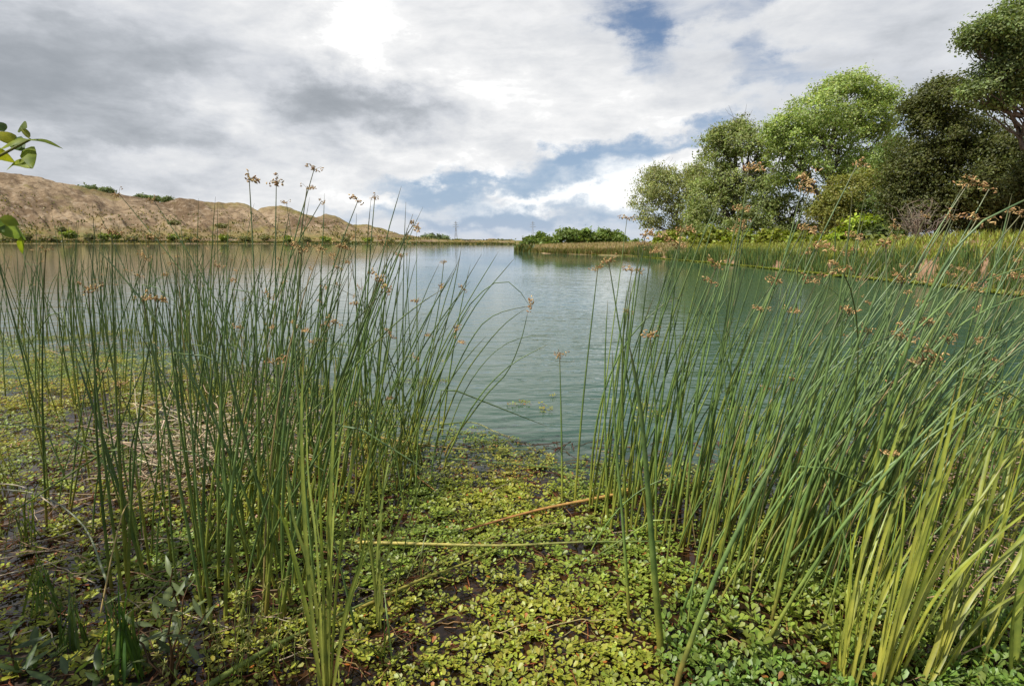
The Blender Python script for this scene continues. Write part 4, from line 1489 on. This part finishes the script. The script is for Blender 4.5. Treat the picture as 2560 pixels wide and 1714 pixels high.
order = sorted(range(len(STEMS)), key=lambda i: -STEMS[i].score)
individual = set(order[:296])
rest = MB()
rest_head = MB()
for i, s in enumerate(STEMS):
    n = len(s.P)
    t = np.linspace(0, 1, n)
    rad = s.r0 * (1 - t) ** .75 + s.r1 * (1 - (1 - t) ** .75)
    if not s.head:
        rad[-1] = .0006
    if i in individual:
        mb = MB()
        O = s.P[0].copy()
        tube(mb, s.P - O, rad, stem_colors(n, s.hue, s.dry), 6)
        o = mb.build('bulrush', M_STEM, loc=O)
        dxy = s.P[-1] - s.P[0]
        lean = 'leaning hillward' if dxy[0] < -.16 else ('upright' if dxy[0] < .16 else ('slanting downwind' if dxy[0] < .5 else 'bent well over'))
        if isinstance(s.special, str):
            tag(o, s.special, 'bulrush', 'bulrushes ' + ZN[s.zone])
        else:
            col = 'straw' if s.dry else 'dark green'
            lab = f'{col} bulrush, {lean}, ' + ('tan seed head, ' if s.head else 'no seed head, ') + ZN[s.zone]
            tag(o, lab, 'bulrush', lab.replace('bulrush,', 'bulrushes,'))
        if s.head:
            h = bpy.data.objects.new('seed_head', HEADS[RNG.integers(0, len(HEADS))])
            COL.objects.link(h)
            h.parent = o
            h.location = s.P[-1] - O
            h.rotation_mode = 'QUATERNION'
            h.rotation_quaternion = head_xform(s)
            sc = RNG.uniform(.75, 1.5) * s.hs
            h.scale = (sc, sc, sc)
    elif s.vis > .15:
        tube(rest, s.P, rad, stem_colors(n, s.hue, s.dry), 5)
        if s.head:
            me = HEADS[RNG.integers(0, len(HEADS))]
            co = np.zeros(len(me.vertices) * 3, np.float32)
            me.vertices.foreach_get('co', co)
            Rm = np.array(head_xform(s).to_matrix())
            q = np.zeros(len(me.polygons) * 4, np.int32)
            me.loops.foreach_get('vertex_index', q)
            cc = np.zeros(len(me.vertices) * 4, np.float32)
            me.attributes['tint'].data.foreach_get('color', cc)
            rest.add(co.reshape(-1, 3) @ Rm.T + s.P[-1], quads=q.reshape(-1, 4), col=cc.reshape(-1, 4)[:, :3])
o = rest.build('far_bulrushes', M_STEM)
tag(o, 'remaining slim bulrush stems filling out the clumps', kind='stuff')
print('stems', len(STEMS))


# ------------------------------------------------------------------ cattail tufts (broad yellow green blades)
def blade_cols(n, base, low):
    t = np.linspace(0, 1, n)[:, None]
    c = np.asarray(low) * (1 - t) + np.asarray(base) * t
    tp = np.clip((t - .93) / .07, 0, 1)
    return c * (1 - tp) + np.array([.30, .17, .06]) * tp


def cattail(base_px, blades_, label, w=0.0145, col=(0.17, 0.23, 0.03), group=None, name='cattail_plant', low=(.24, .26, .06), cat='cattail', extra=0.0):
    B = G(*base_px)
    root = empty(name, (B[0], B[1], 0))
    tag(root, label, cat, group)
    more = []
    for bl in [b_ for b_ in blades_ for _ in range(2 if extra > .5 else 1)]:
        if extra and RNG.random() < extra:
            jx, sc = RNG.normal() * 26, RNG.uniform(.55, .95)
            p0 = np.array(bl[0][0], float)
            more.append(([tuple(p0 + np.array([RNG.normal() * 14, 0]))] + [tuple(p0 + (np.array(q) - p0) * sc + np.array([jx * (i + 1) / 2, 0])) for i, q in enumerate(bl[0][1:])], bl[1] + RNG.normal() * .08, (bl[2] if len(bl) > 2 else 1) * RNG.uniform(.6, .95)))
    for bl in blades_ + more:
        pts, dy = bl[0], bl[1]
        ww = w * (bl[2] if len(bl) > 2 else 1.0)
        b0 = A(pts[0][0], pts[0][1], B[1] + RNG.normal() * .03)
        P = [b0] + [A(p[0], p[1], b0[1] + dy * (i + 1) / len(pts[1:])) for i, p in enumerate(pts[1:])]
        P = smooth_path(P, 14)
        if P[0][2] > -.02:
            P = np.vstack([[P[0][0], P[0][1], -.04], P])
        n = len(P)
        t = np.linspace(0, 1, n)
        wd = ww * np.interp(t, [0, .15, .6, .9, 1], [.75, .9, 1.0, .55, .05])
        mb = MB()
        th = RNG.normal() * .7
        c = np.asarray(col) * RNG.uniform(.8, 1.25)
        ribbon(mb, P - B, wd, blade_cols(n, c, np.asarray(low) * RNG.uniform(.85, 1.15)), side=np.array([math.cos(th), math.sin(th), 0]), fold=.16, twist=RNG.normal() * .5)
        mb.build('blade', M_BLADE, root)
    return root


CG = 'cattail tufts'
cattail((745, 1590), [
    ([(735, 1590), (705, 1300), (690, 1000), (694, 812)], .15, 1.0), ([(750, 1590), (752, 1300), (762, 1000), (768, 818)], .2, .9), ([(740, 1590), (700, 1380), (650, 1190), (592, 1095)], -.05, .9),
    ([(755, 1590), (770, 1330), (800, 1100), (820, 960)], .2, .8), ([(760, 1590), (790, 1400), (825, 1280), (842, 1200)], .0, .8), ([(745, 1590), (715, 1330), (670, 1180), (655, 1060)], .1, .8),
    ([(748, 1590), (735, 1250), (728, 1050), (735, 950)], .2, .9), ([(752, 1590), (760, 1250), (770, 1100), (790, 940)], .25, .7), ([(742, 1590), (725, 1250), (705, 1080), (700, 900)], .3, .7), ([(740, 1590), (690, 1350), (665, 1250), (650, 1150)], -.1, .7),
    ([(757, 1590), (800, 1380), (850, 1230), (900, 1150)], .1, .5)],
    'tuft of fresh upright cattail blades in front of the dense bulrush clump', w=.0135, col=(0.170, 0.235, 0.040), group=CG, extra=.25)
cattail((868, 1430), [
    ([(866, 1430), (850, 1250), (842, 1080), (860, 950)], .1, .8), ([(870, 1430), (868, 1250), (880, 1100), (905, 1000)], .2, .8), ([(872, 1430), (880, 1290), (930, 1150), (980, 1060)], .2, .7), ([(864, 1430), (850, 1280), (830, 1180), (812, 1090)], 0, .6), ([(868, 1430), (862, 1300), (870, 1180), (880, 1090)], .1, .7)],
    'slim pale grassy tuft beside the fresh cattail, rooted in the leaf mat', w=.013, col=(0.15, 0.21, 0.05), group=CG)
YEL = (0.26, 0.325, 0.043)
GOLD = (0.37, 0.36, 0.07)
cattail((1925, 1585), [
    ([(1915, 1590), (1960, 1330), (2010, 1130), (2075, 920)], .2), ([(1930, 1590), (1965, 1300), (1990, 1150), (2010, 1000)], .2, .9), ([(1940, 1590), (2000, 1300), (2060, 1120), (2130, 985)], .3, .9), ([(1925, 1590), (1940, 1400), (1952, 1250), (1985, 1120)], .1, .8), ([(1950, 1590), (2030, 1320), (2100, 1180), (2180, 1060)], .2, .8), ([(1910, 1590), (1920, 1450), (1935, 1330), (1925, 1230)], .0, .7)],
    'yellow cattail tuft with the narrowest blades, nearest the open leaf mat', w=0.0125, col=YEL, group=CG, low=GOLD, extra=.95)
cattail((2010, 1600), [
    ([(2000, 1600), (2080, 1330), (2130, 1150), (2205, 850)], .25, 1.1), ([(2010, 1600), (2080, 1350), (2160, 1100), (2250, 830)], .3, 1.1), ([(2020, 1600), (2110, 1330), (2200, 1130), (2330, 900)], .25, 1.1), ([(2005, 1600), (2060, 1400), (2110, 1240), (2170, 1040)], .1, .9), ([(2030, 1600), (2130, 1380), (2230, 1230), (2390, 1090)], .2, 1.1), ([(2000, 1600), (2040, 1420), (2090, 1250), (2120, 1050)], .15, .9), ([(2015, 1600), (2090, 1390), (2150, 1250), (2260, 1120)], .1, 1.0)],
    'broadest golden yellow cattail tuft, its blades leaning out of the frame', w=0.0152, col=YEL, group=CG, low=GOLD, extra=.95)
cattail((2120, 1600), [
    ([(2110, 1600), (2180, 1390), (2250, 1200), (2310, 960)], .3, 1.1), ([(2120, 1600), (2200, 1400), (2290, 1280), (2420, 1150)], .2, 1.1), ([(2130, 1600), (2190, 1350), (2235, 1150), (2295, 905)], .35, 1.0), ([(2115, 1600), (2170, 1450), (2200, 1330), (2280, 1200)], .1, .9), ([(2125, 1600), (2230, 1420), (2330, 1300), (2450, 1230)], .1, 1.0)],
    'yellow green cattail tuft outermost at the frame corner, bent low at its tips', w=0.0152, col=(0.19, 0.245, 0.035), group=CG, low=GOLD, extra=.95)
cattail((2325, 1590), [
    ([(2320, 1600), (2330, 1400), (2350, 1200)], .1, 1.2), ([(2335, 1600), (2360, 1400), (2400, 1250)], .1, 1.0), ([(2310, 1600), (2312, 1450), (2325, 1330)], .0, 1.0), ([(2350, 1600), (2380, 1350), (2430, 1200)], .2, 1.0)],
    'cattail tuft cut off by the frame edge, upright beside the golden one', w=0.0158, col=(0.16, 0.21, 0.03), group=CG, low=(.2, .24, .05))
cattail((2230, 1540), [
    ([(2225, 1560), (2260, 1350), (2300, 1180), (2345, 1010)], .2), ([(2235, 1560), (2290, 1360), (2350, 1240), (2440, 1130)], .2), ([(2220, 1560), (2225, 1400), (2245, 1240), (2270, 1080)], .1, .8), ([(2240, 1560), (2300, 1420), (2370, 1330), (2450, 1290)], .1, .9)],
    'golden green cattail tuft rooted behind the outermost one, before the dead stalks', w=0.0139, col=YEL, group=CG, low=GOLD, extra=.9)
cattail((2150, 1380), [
    ([(2145, 1390), (2190, 1180), (2230, 1030), (2290, 880)], .2), ([(2155, 1390), (2220, 1190), (2290, 1060), (2380, 960)], .2), ([(2140, 1390), (2150, 1220), (2180, 1080), (2215, 940)], .1, .8), ([(2160, 1390), (2250, 1230), (2340, 1120), (2450, 1060)], .1, .9)],
    'cattail tuft standing in the tangle of dead stalks behind the golden ones', w=0.0132, col=(0.20, 0.25, 0.04), group=CG, low=GOLD, extra=.9)
cattail((2290, 1300), [
    ([(2285, 1310), (2300, 1150), (2330, 1010), (2370, 900)], .2), ([(2295, 1310), (2340, 1160), (2400, 1060), (2480, 980)], .2), ([(2280, 1310), (2280, 1180), (2290, 1050), (2310, 960)], .1, .8)],
    'cattail tuft farthest back beside the dead stalks at the frame edge', w=0.0132, col=(0.19, 0.24, 0.04), group=CG, low=GOLD, extra=.9)
cattail((1990, 1330), [
    ([(1990, 1330), (2010, 1150), (2040, 1000), (2075, 870)], .2, .8), ([(1995, 1330), (2040, 1130), (2080, 980), (2160, 855)], .2, .8), ([(1985, 1330), (1985, 1170), (2000, 1020), (2020, 900)], .1, .8), ([(2000, 1330), (2060, 1150), (2130, 1010), (2190, 950)], .2, .7)],
    'pale cattail tuft half hidden among the wind swept bulrushes', w=.017, col=(0.19, 0.24, 0.04), group=CG)
cattail((1875, 1180), [([(1875, 1180), (1880, 1000), (1900, 900), (1990, 830)], .1, .9), ([(1870, 1180), (1868, 1020), (1850, 930), (1845, 850)], .1, .8), ([(1880, 1180), (1900, 1020), (1920, 900), (1950, 790)], .2, .8)],
        'small cattail tuft with one blade bent sideways before the dark water', w=0.0145, col=(0.15, 0.20, 0.03), group=CG)


def weed_tuft(px, py, n, hmin, hmax, label, col, group, lean=.25, w=.006):
    B = G(px, py)
    B[2] = max(float(near_h(np.array(B[0]), np.array(B[1]))), 0)
    mb = MB()
    for k in range(n):
        b = np.array([RNG.normal() * .035, RNG.normal() * .035, -.02])
        L = RNG.uniform(hmin, hmax)
        th = RNG.random() * 6.28
        e = np.array([math.cos(th) * lean * L * RNG.random() * 1.6, math.sin(th) * lean * L * RNG.random(), L])
        m_ = b + (e - b) * .55 + np.array([0, 0, L * .06])
        e2 = e + np.array([e[0] * .3, e[1] * .3, -L * .12 * RNG.random()])
        P = smooth_path([b, m_, e2], 9)
        ribbon(mb, P, w * np.interp(np.linspace(0, 1, 9), [0, .5, 1], [.8, 1, .1]) * RNG.uniform(.6, 1.3), tints(1, col, .2)[0], side=np.array([math.cos(th + 1.5), math.sin(th + 1.5), 0]), fold=.15)
    o = mb.build('grass_tuft', M_BLADE, loc=B)
    tag(o, label, 'grass tuft', group)


GT = 'grass tufts at the water edge'
weed_tuft(60, 1250, 22, .15, .45, 'wispy green grass tuft by the brown water, below the far bulrush band', (0.13, 0.17, 0.035), GT)
weed_tuft(110, 1400, 20, .12, .35, 'green grass tuft on the dark bank under the overhanging tree', (0.09, 0.15, 0.03), GT)
weed_tuft(0, 1120, 24, .15, .4, 'yellowish grass tuft at the frame edge beside the bent over bulrush', (0.17, 0.18, 0.04), GT)
weed_tuft(180, 1500, 30, .1, .3, 'short grass tuft at the corner of the shaded bank', (0.08, 0.13, 0.03), GT)
weed_tuft(300, 1560, 24, .2, .4, 'tall narrow grass tuft in front of the grey leaved sapling', (0.08, 0.16, 0.03), GT, .12, .010)
weed_tuft(950, 1320, 30, .12, .32, 'pale curling grass tuft lying over the yellow fallen stalk', (0.17, 0.19, 0.06), GT, 1.3, .004)
weed_tuft(880, 1520, 14, .1, .3, 'thin drooping grass tuft in the leaf mat beside the slim pale tuft', (0.14, 0.18, 0.04), GT, .8, .006)
weed_tuft(2230, 1520, 22, .15, .4, 'grass tuft in the shade behind the golden cattails', (0.09, 0.14, 0.03), GT)


# toad rush: thin wiry stems with little greenish flowers
def rush(px, py, n, label):
    B = G(px, py)
    root = empty('rush_plant', (B[0], B[1], 0))
    tag(root, label, 'rush', 'small flowering rushes')
    for k in range(n):
        sb = MB()
        b = np.array([RNG.normal() * .06, RNG.normal() * .03, -.02])
        L = RNG.uniform(.12, .34)
        e = b + np.array([RNG.normal() * .25 * L, RNG.normal() * .1, L])
        P = smooth_path([b, (b + e) / 2 + np.array([RNG.normal() * .01, 0, 0]), e], 7)
        tube(sb, P, np.linspace(.0018, .001, 7), tints(1, (0.16, 0.20, 0.035), .2)[0], 4)
        fl = []
        for j in range(RNG.integers(1, 4)):
            c = P[-1 - RNG.integers(0, 3)]
            fb = MB()
            for m_ in range(7):
                d = RNG.normal(size=3) * .010
                tube(fb, [c, c + d * .7, c + d], [.0007, .0022, .0006], tints(1, (0.24, 0.23, 0.06), .25)[0], 4)
            fl.append(fb)
        so = sb.build('stem', M_STEM, root)
        for fb in fl:
            fb.build('flower_cluster', M_HEAD, so)


rush(500, 1560, 16, 'wiry rush with tiny greenish flowers beside the grey leaved sapling')
rush(620, 1540, 12, 'wiry rush with tiny greenish flowers along the thick fallen stem')
rush(700, 1500, 8, 'small wiry rush between the thick fallen stem and the fresh cattail tuft')


# ------------------------------------------------------------------ broad leaved plants
def leaf_blade(L, w, col, droop=.2, det=7):
    mb = MB()
    t = np.linspace(0, 1, det)
    P = np.stack([t * L, 0 * t, -droop * L * t ** 2], 1)
    wd = w * np.sin(np.clip(t, 0.02, .985) * np.pi) ** .8
    ribbon(mb, P, wd, col, side=np.array([0, 1, 0]), fold=.18)
    return mb


def sapling(px, py, label, rows, col, cat='sapling', name='willow_sapling'):
    """rows: (px, py, leaves) shoot tips as measured"""
    B = G(px, py)
    B[2] = max(float(near_h(np.array(B[0]), np.array(B[1]))), 0)
    root = empty(name, B)
    tag(root, label, cat)
    sb = MB()
    tips = []
    for tx, ty, nl in rows:
        e = A(tx, ty, B[1] + RNG.uniform(-.08, .12)) - B
        P = branch_path((0, 0, -.02), e, .1, 8, .03)
        tube(sb, P, np.linspace(.004, .0018, 8), (.10, .06, .03), 5)
        tips.append((P, nl))
    sb.build('stem', M_DRY, root)
    for P, nl in tips:
        for k in range(nl):
            f = 1 - (k / nl) * .7
            i = f * 7
            p = P[int(i)] + (P[min(int(i) + 1, 7)] - P[int(i)]) * (i % 1)
            c = np.asarray(col) * RNG.uniform(.75, 1.3)
            mb = leaf_blade(RNG.uniform(.055, .095), RNG.uniform(.016, .024), c, RNG.uniform(-.1, .35))
            o = mb.build('leaf', M_BLADE, root)
            o.location = p
            o.rotation_euler = (RNG.normal() * .4, -RNG.uniform(-.2, 1.1), k * 2.4 + RNG.normal() * .3)


sapling(390, 1560, 'grey green willow sapling with lance shaped leaves in the dark shallows', [(395, 1300, 9), (430, 1340, 7), (360, 1400, 7), (310, 1420, 7), (470, 1400, 7), (420, 1440, 6), (330, 1480, 5), (240, 1380, 4)], (0.115, 0.150, 0.060))
sapling(40, 1590, 'low leafy seedling in the shaded corner of the bank', [(20, 1450, 6), (80, 1470, 7), (130, 1500, 7), (60, 1530, 6), (170, 1540, 6), (110, 1560, 5)], (0.060, 0.095, 0.025), 'seedling', 'bank_seedling')
sapling(250, 1600, 'small dark seedling between the shaded corner and the sapling', [(220, 1530, 5), (260, 1540, 5), (290, 1560, 4)], (0.060, 0.095, 0.025), 'seedling', 'bank_seedling')


# tree on the near bank that shades the corner and reaches in with its sprays
def near_tree():
    base = np.array([-2.75, 1.15, 0.15])
    root = empty('bank_tree', base)
    tag(root, 'leafy bank tree whose bright sprays poke in beside the spoil hills', 'tree')
    tb = MB()
    top = np.array([-.15, .45, 3.0])
    P = branch_path((0, 0, -.1), top, 0, 10, .02)
    tube(tb, P, np.linspace(.07, .02, 10), (.1, .1, .1), 8)
    cents = []
    for k in range(17):
        i = RNG.integers(4, 10)
        e = np.array([RNG.normal(-.32, .36), RNG.normal(.0, .34), RNG.uniform(1.2, 2.5)])
        tube(tb, branch_path(P[i], e, .05, 6, .04), np.linspace(.018, .005, 6), (.1, .1, .1), 5)
        cents.append(e)
    tb.build('trunk', M_BARK, root)
    cents = np.array(cents)
    n = 1500
    C = cents[RNG.integers(0, len(cents), n)] + RNG.normal(size=(n, 3)) * .24
    w = C + base
    k = w[:, 0] < -1.06 * w[:, 1] - .12
    mb = MB()
    C = C[k]
    leaf_cards(mb, C, .05, tints(len(C), (0.13, 0.19, 0.03), .2), unit(RNG.normal(size=(len(C), 3)) * .6 + np.array([0, 0, .8])), aspect=2.0, bend=.4)
    mb.build('crown', M_LEAF, root, smooth=False)
    for end, knots, leaves in (
        ((70, 318), [(-160, 400), (-60, 380)], [
            ((0, 340), (66, 318), .026, (.17, .22, .02)), ((60, 318), (145, 340), .013, (.14, .19, .03)), ((50, 345), (75, 385), .030, (.15, .20, .02)), ((75, 385), (14, 390), .020, (.20, .25, .02)),
            ((0, 300), (40, 335), .034, (.26, .27, .02)), ((-10, 280), (10, 300), .034, (.10, .15, .05)), ((40, 300), (62, 292), .020, (.13, .17, .06)), ((-20, 350), (36, 372), .024, (.23, .26, .02)), ((20, 325), (55, 345), .030, (.09, .15, .05)), ((66, 316), (48, 292), .012, (.2, .22, .05))]),
        ((10, 505), [(-160, 470), (-60, 490)], [((-10, 515), (60, 548), .036, (.16, .23, .06)), ((0, 500), (45, 515), .024, (.21, .25, .02)), ((50, 540), (52, 580), .020, (.20, .26, .02)), ((-40, 500), (10, 530), .03, (.1, .16, .04))]),
    ):
        Y = 1.02
        s = A(*knots[0], Y)
        pth = [P[5], *[A(*q, Y) - base for q in knots], A(*end, Y) - base]
        bb = MB()
        tube(bb, smooth_path(pth, 18), np.linspace(.010, .0022, 18), (.16, .17, .05), 6)
        br = bb.build('branch', M_STEM, root)
        for a, b, w, c in leaves:
            p0, p1 = A(*a, Y + RNG.normal() * .015) - base, A(*b, Y + RNG.normal() * .03) - base
            L = np.linalg.norm(p1 - p0)
            mid = (p0 + p1) / 2 + np.array([0, 0, L * .14])
            w, c = w * .95, tuple(1.05 * q for q in c)
            Q = smooth_path([p0, mid, p1], 9)
            lb = MB()
            t = np.linspace(0, 1, 9)
            th = RNG.uniform(.3, 1.2)
            ribbon(lb, Q, w * np.interp(t, [0, .12, .35, .65, .85, 1], [.08, .6, 1, .8, .4, .02]), c, side=np.array([0, math.cos(th), math.sin(th)]), fold=.15)
            lb.build('leaf', M_SPRAY, br)


near_tree()

# ------------------------------------------------------------------ dead stalks
def litter():
    mb = MB()

    def lay(px, py, sx, sy, n, L0, L1, zmax, flat=.15, c=(.36, .27, .17), rx=.003):
        for k in range(n):
            b = G(px + RNG.normal() * sx, py + RNG.normal() * sy)
            b[2] = RNG.random() * zmax + .006
            L = RNG.uniform(L0, L1)
            th = RNG.normal(0, 1.05) + (math.pi if RNG.random() < .5 else 0)
            d = np.array([math.cos(th), math.sin(th) * .8, RNG.normal() * flat])
            e = b + d * L
            e[2] = max(e[2], .005)
            P = branch_path(b, e, RNG.normal() * .08, 7, .014)
            P[:, 2] = np.maximum(P[:, 2], .004)
            tube(mb, P, np.linspace(rx * RNG.uniform(.7, 1.3), .001, 7), tints(1, c, .25, (.44, .37, .27), .3)[0], 5)
    lay(420, 1060, 80, 45, 150, .2, .6, .26, .28, (.50, .41, .29), .0042)
    lay(560, 1040, 90, 45, 150, .2, .6, .26, .28, (.50, .41, .29), .0042)
    lay(300, 1130, 70, 70, 36, .2, .6, .08)
    lay(650, 980, 60, 40, 40, .2, .5, .12)
    lay(190, 800, 60, 15, 26, .2, .6, .10)
    lay(2180, 1180, 110, 90, 190, .15, .5, .25, .3, (.33, .23, .17))
    lay(2250, 1350, 90, 60, 110, .15, .45, .18, .3, (.30, .20, .14))
    lay(2050, 1300, 90, 60, 50, .15, .4, .12, .2, (.32, .24, .16))
    lay(1250, 1250, 260, 120, 26, .1, .3, .02, .02, (.34, .27, .12), .002)
    lay(150, 1300, 110, 110, 70, .15, .5, .05, .1, (.26, .18, .11), .0022)
    lay(550, 1450, 160, 80, 34, .15, .45, .02, .05, (.20, .12, .07), .002)
    o = mb.build('reed_litter', M_DRY)
    tag(o, 'tangle of dead tan reed stalks fallen among the clumps', kind='stuff')


litter()


def fallen(pts, r0, c0, c1, label, z=.034):
    P = smooth_path([G(p[0], p[1], z if len(p) < 3 else p[2]) for p in pts], 18)
    O = P[0].copy()
    t = np.linspace(0, 1, 18)[:, None]
    mb = MB()
    tube(mb, P - O, r0 * (1 - .65 * t[:, 0]), np.asarray(c0) * (1 - t) + np.asarray(c1) * t, 7)
    o = mb.build('fallen_stalk', M_DRY, loc=O)
    tag(o, label, 'stalk', 'fallen bulrush stalks')


STRAW, GRN_S = (.46, .32, .09), (.15, .20, .04)
fallen([(1485, 1112), (1380, 1135), (1230, 1165), (1060, 1212)], .0115, (.56, .38, .12), (.30, .13, .06), 'thick straw yellow stalk lying aslant in the middle of the leaf mat')
fallen([(1480, 1120), (1360, 1146), (1200, 1182), (1080, 1206)], .0045, (.40, .22, .07), (.22, .10, .05), 'thinner brown stalk lying along the thick straw yellow one', .012)
fallen([(812, 1238), (960, 1242), (1150, 1246), (1330, 1238), (1520, 1236)], .0085, (.54, .46, .14), (.10, .17, .05), 'long pale stalk lying level across the leaf mat, green at one end')
fallen([(820, 1390), (960, 1325), (1080, 1280), (1200, 1225), (1290, 1190)], .0068, (.30, .26, .06), GRN_S, 'green stalk lying aslant under the level pale one')
fallen([(470, 1570), (600, 1490), (720, 1430), (850, 1370)], .0105, (.17, .22, .05), (.12, .17, .05), 'thick green stem lying in dark water past the foot of the fresh cattail', .03)
fallen([(850, 995), (930, 1010), (1060, 1025), (1230, 1022)], .0055, STRAW, (.22, .25, .06), 'straw stalk floating at the far edge of the mat by the arching stems')
fallen([(900, 1040), (1050, 1050), (1200, 1062), (1330, 1075), (1480, 1100)], .0050, (.15, .22, .06), (.10, .18, .05), 'thin green stalk floating across the mouth of the gap')
fallen([(940, 1078), (968, 1100), (998, 1122)], .0060, (.40, .18, .06), (.42, .25, .10), 'short orange brown stalk stub floating below the arching stems')
fallen([(1400, 1120), (1560, 1105), (1700, 1092), (1900, 1075)], .0060, (.46, .36, .10), (.40, .28, .10), 'yellow stalk floating behind the tall clump')
fallen([(1000, 970), (1080, 965), (1130, 985), (1170, 1000)], .0055, (.14, .22, .06), (.36, .30, .12), 'bent green blade hanging to the water beside the arching stems', .05)
fallen([(230, 1400, .1), (270, 1210, .35), (310, 1130, .42), (450, 1010, .5)], .0030, (.42, .32, .14), (.42, .34, .16), 'single straw stalk propped aslant through the dense clump')
fallen([(130, 1160, .2), (60, 1115, .25), (0, 1105, .25), (-60, 1112, .22)], .0035, (.36, .31, .25), (.40, .36, .30), 'grey dead stalk arching into view over the brown shallows')
fallen([(245, 1330, .03), (190, 1200, .1), (90, 1130, .18), (-40, 1115, .2)], .0050, (.20, .24, .15), (.34, .34, .26), 'grey green stalk arching down beside the grey dead one')
fallen([(115, 1520), (200, 1560), (280, 1600)], .0035, (.45, .30, .08), (.38, .24, .08), 'short yellow stalk lying in the shaded corner', .04)
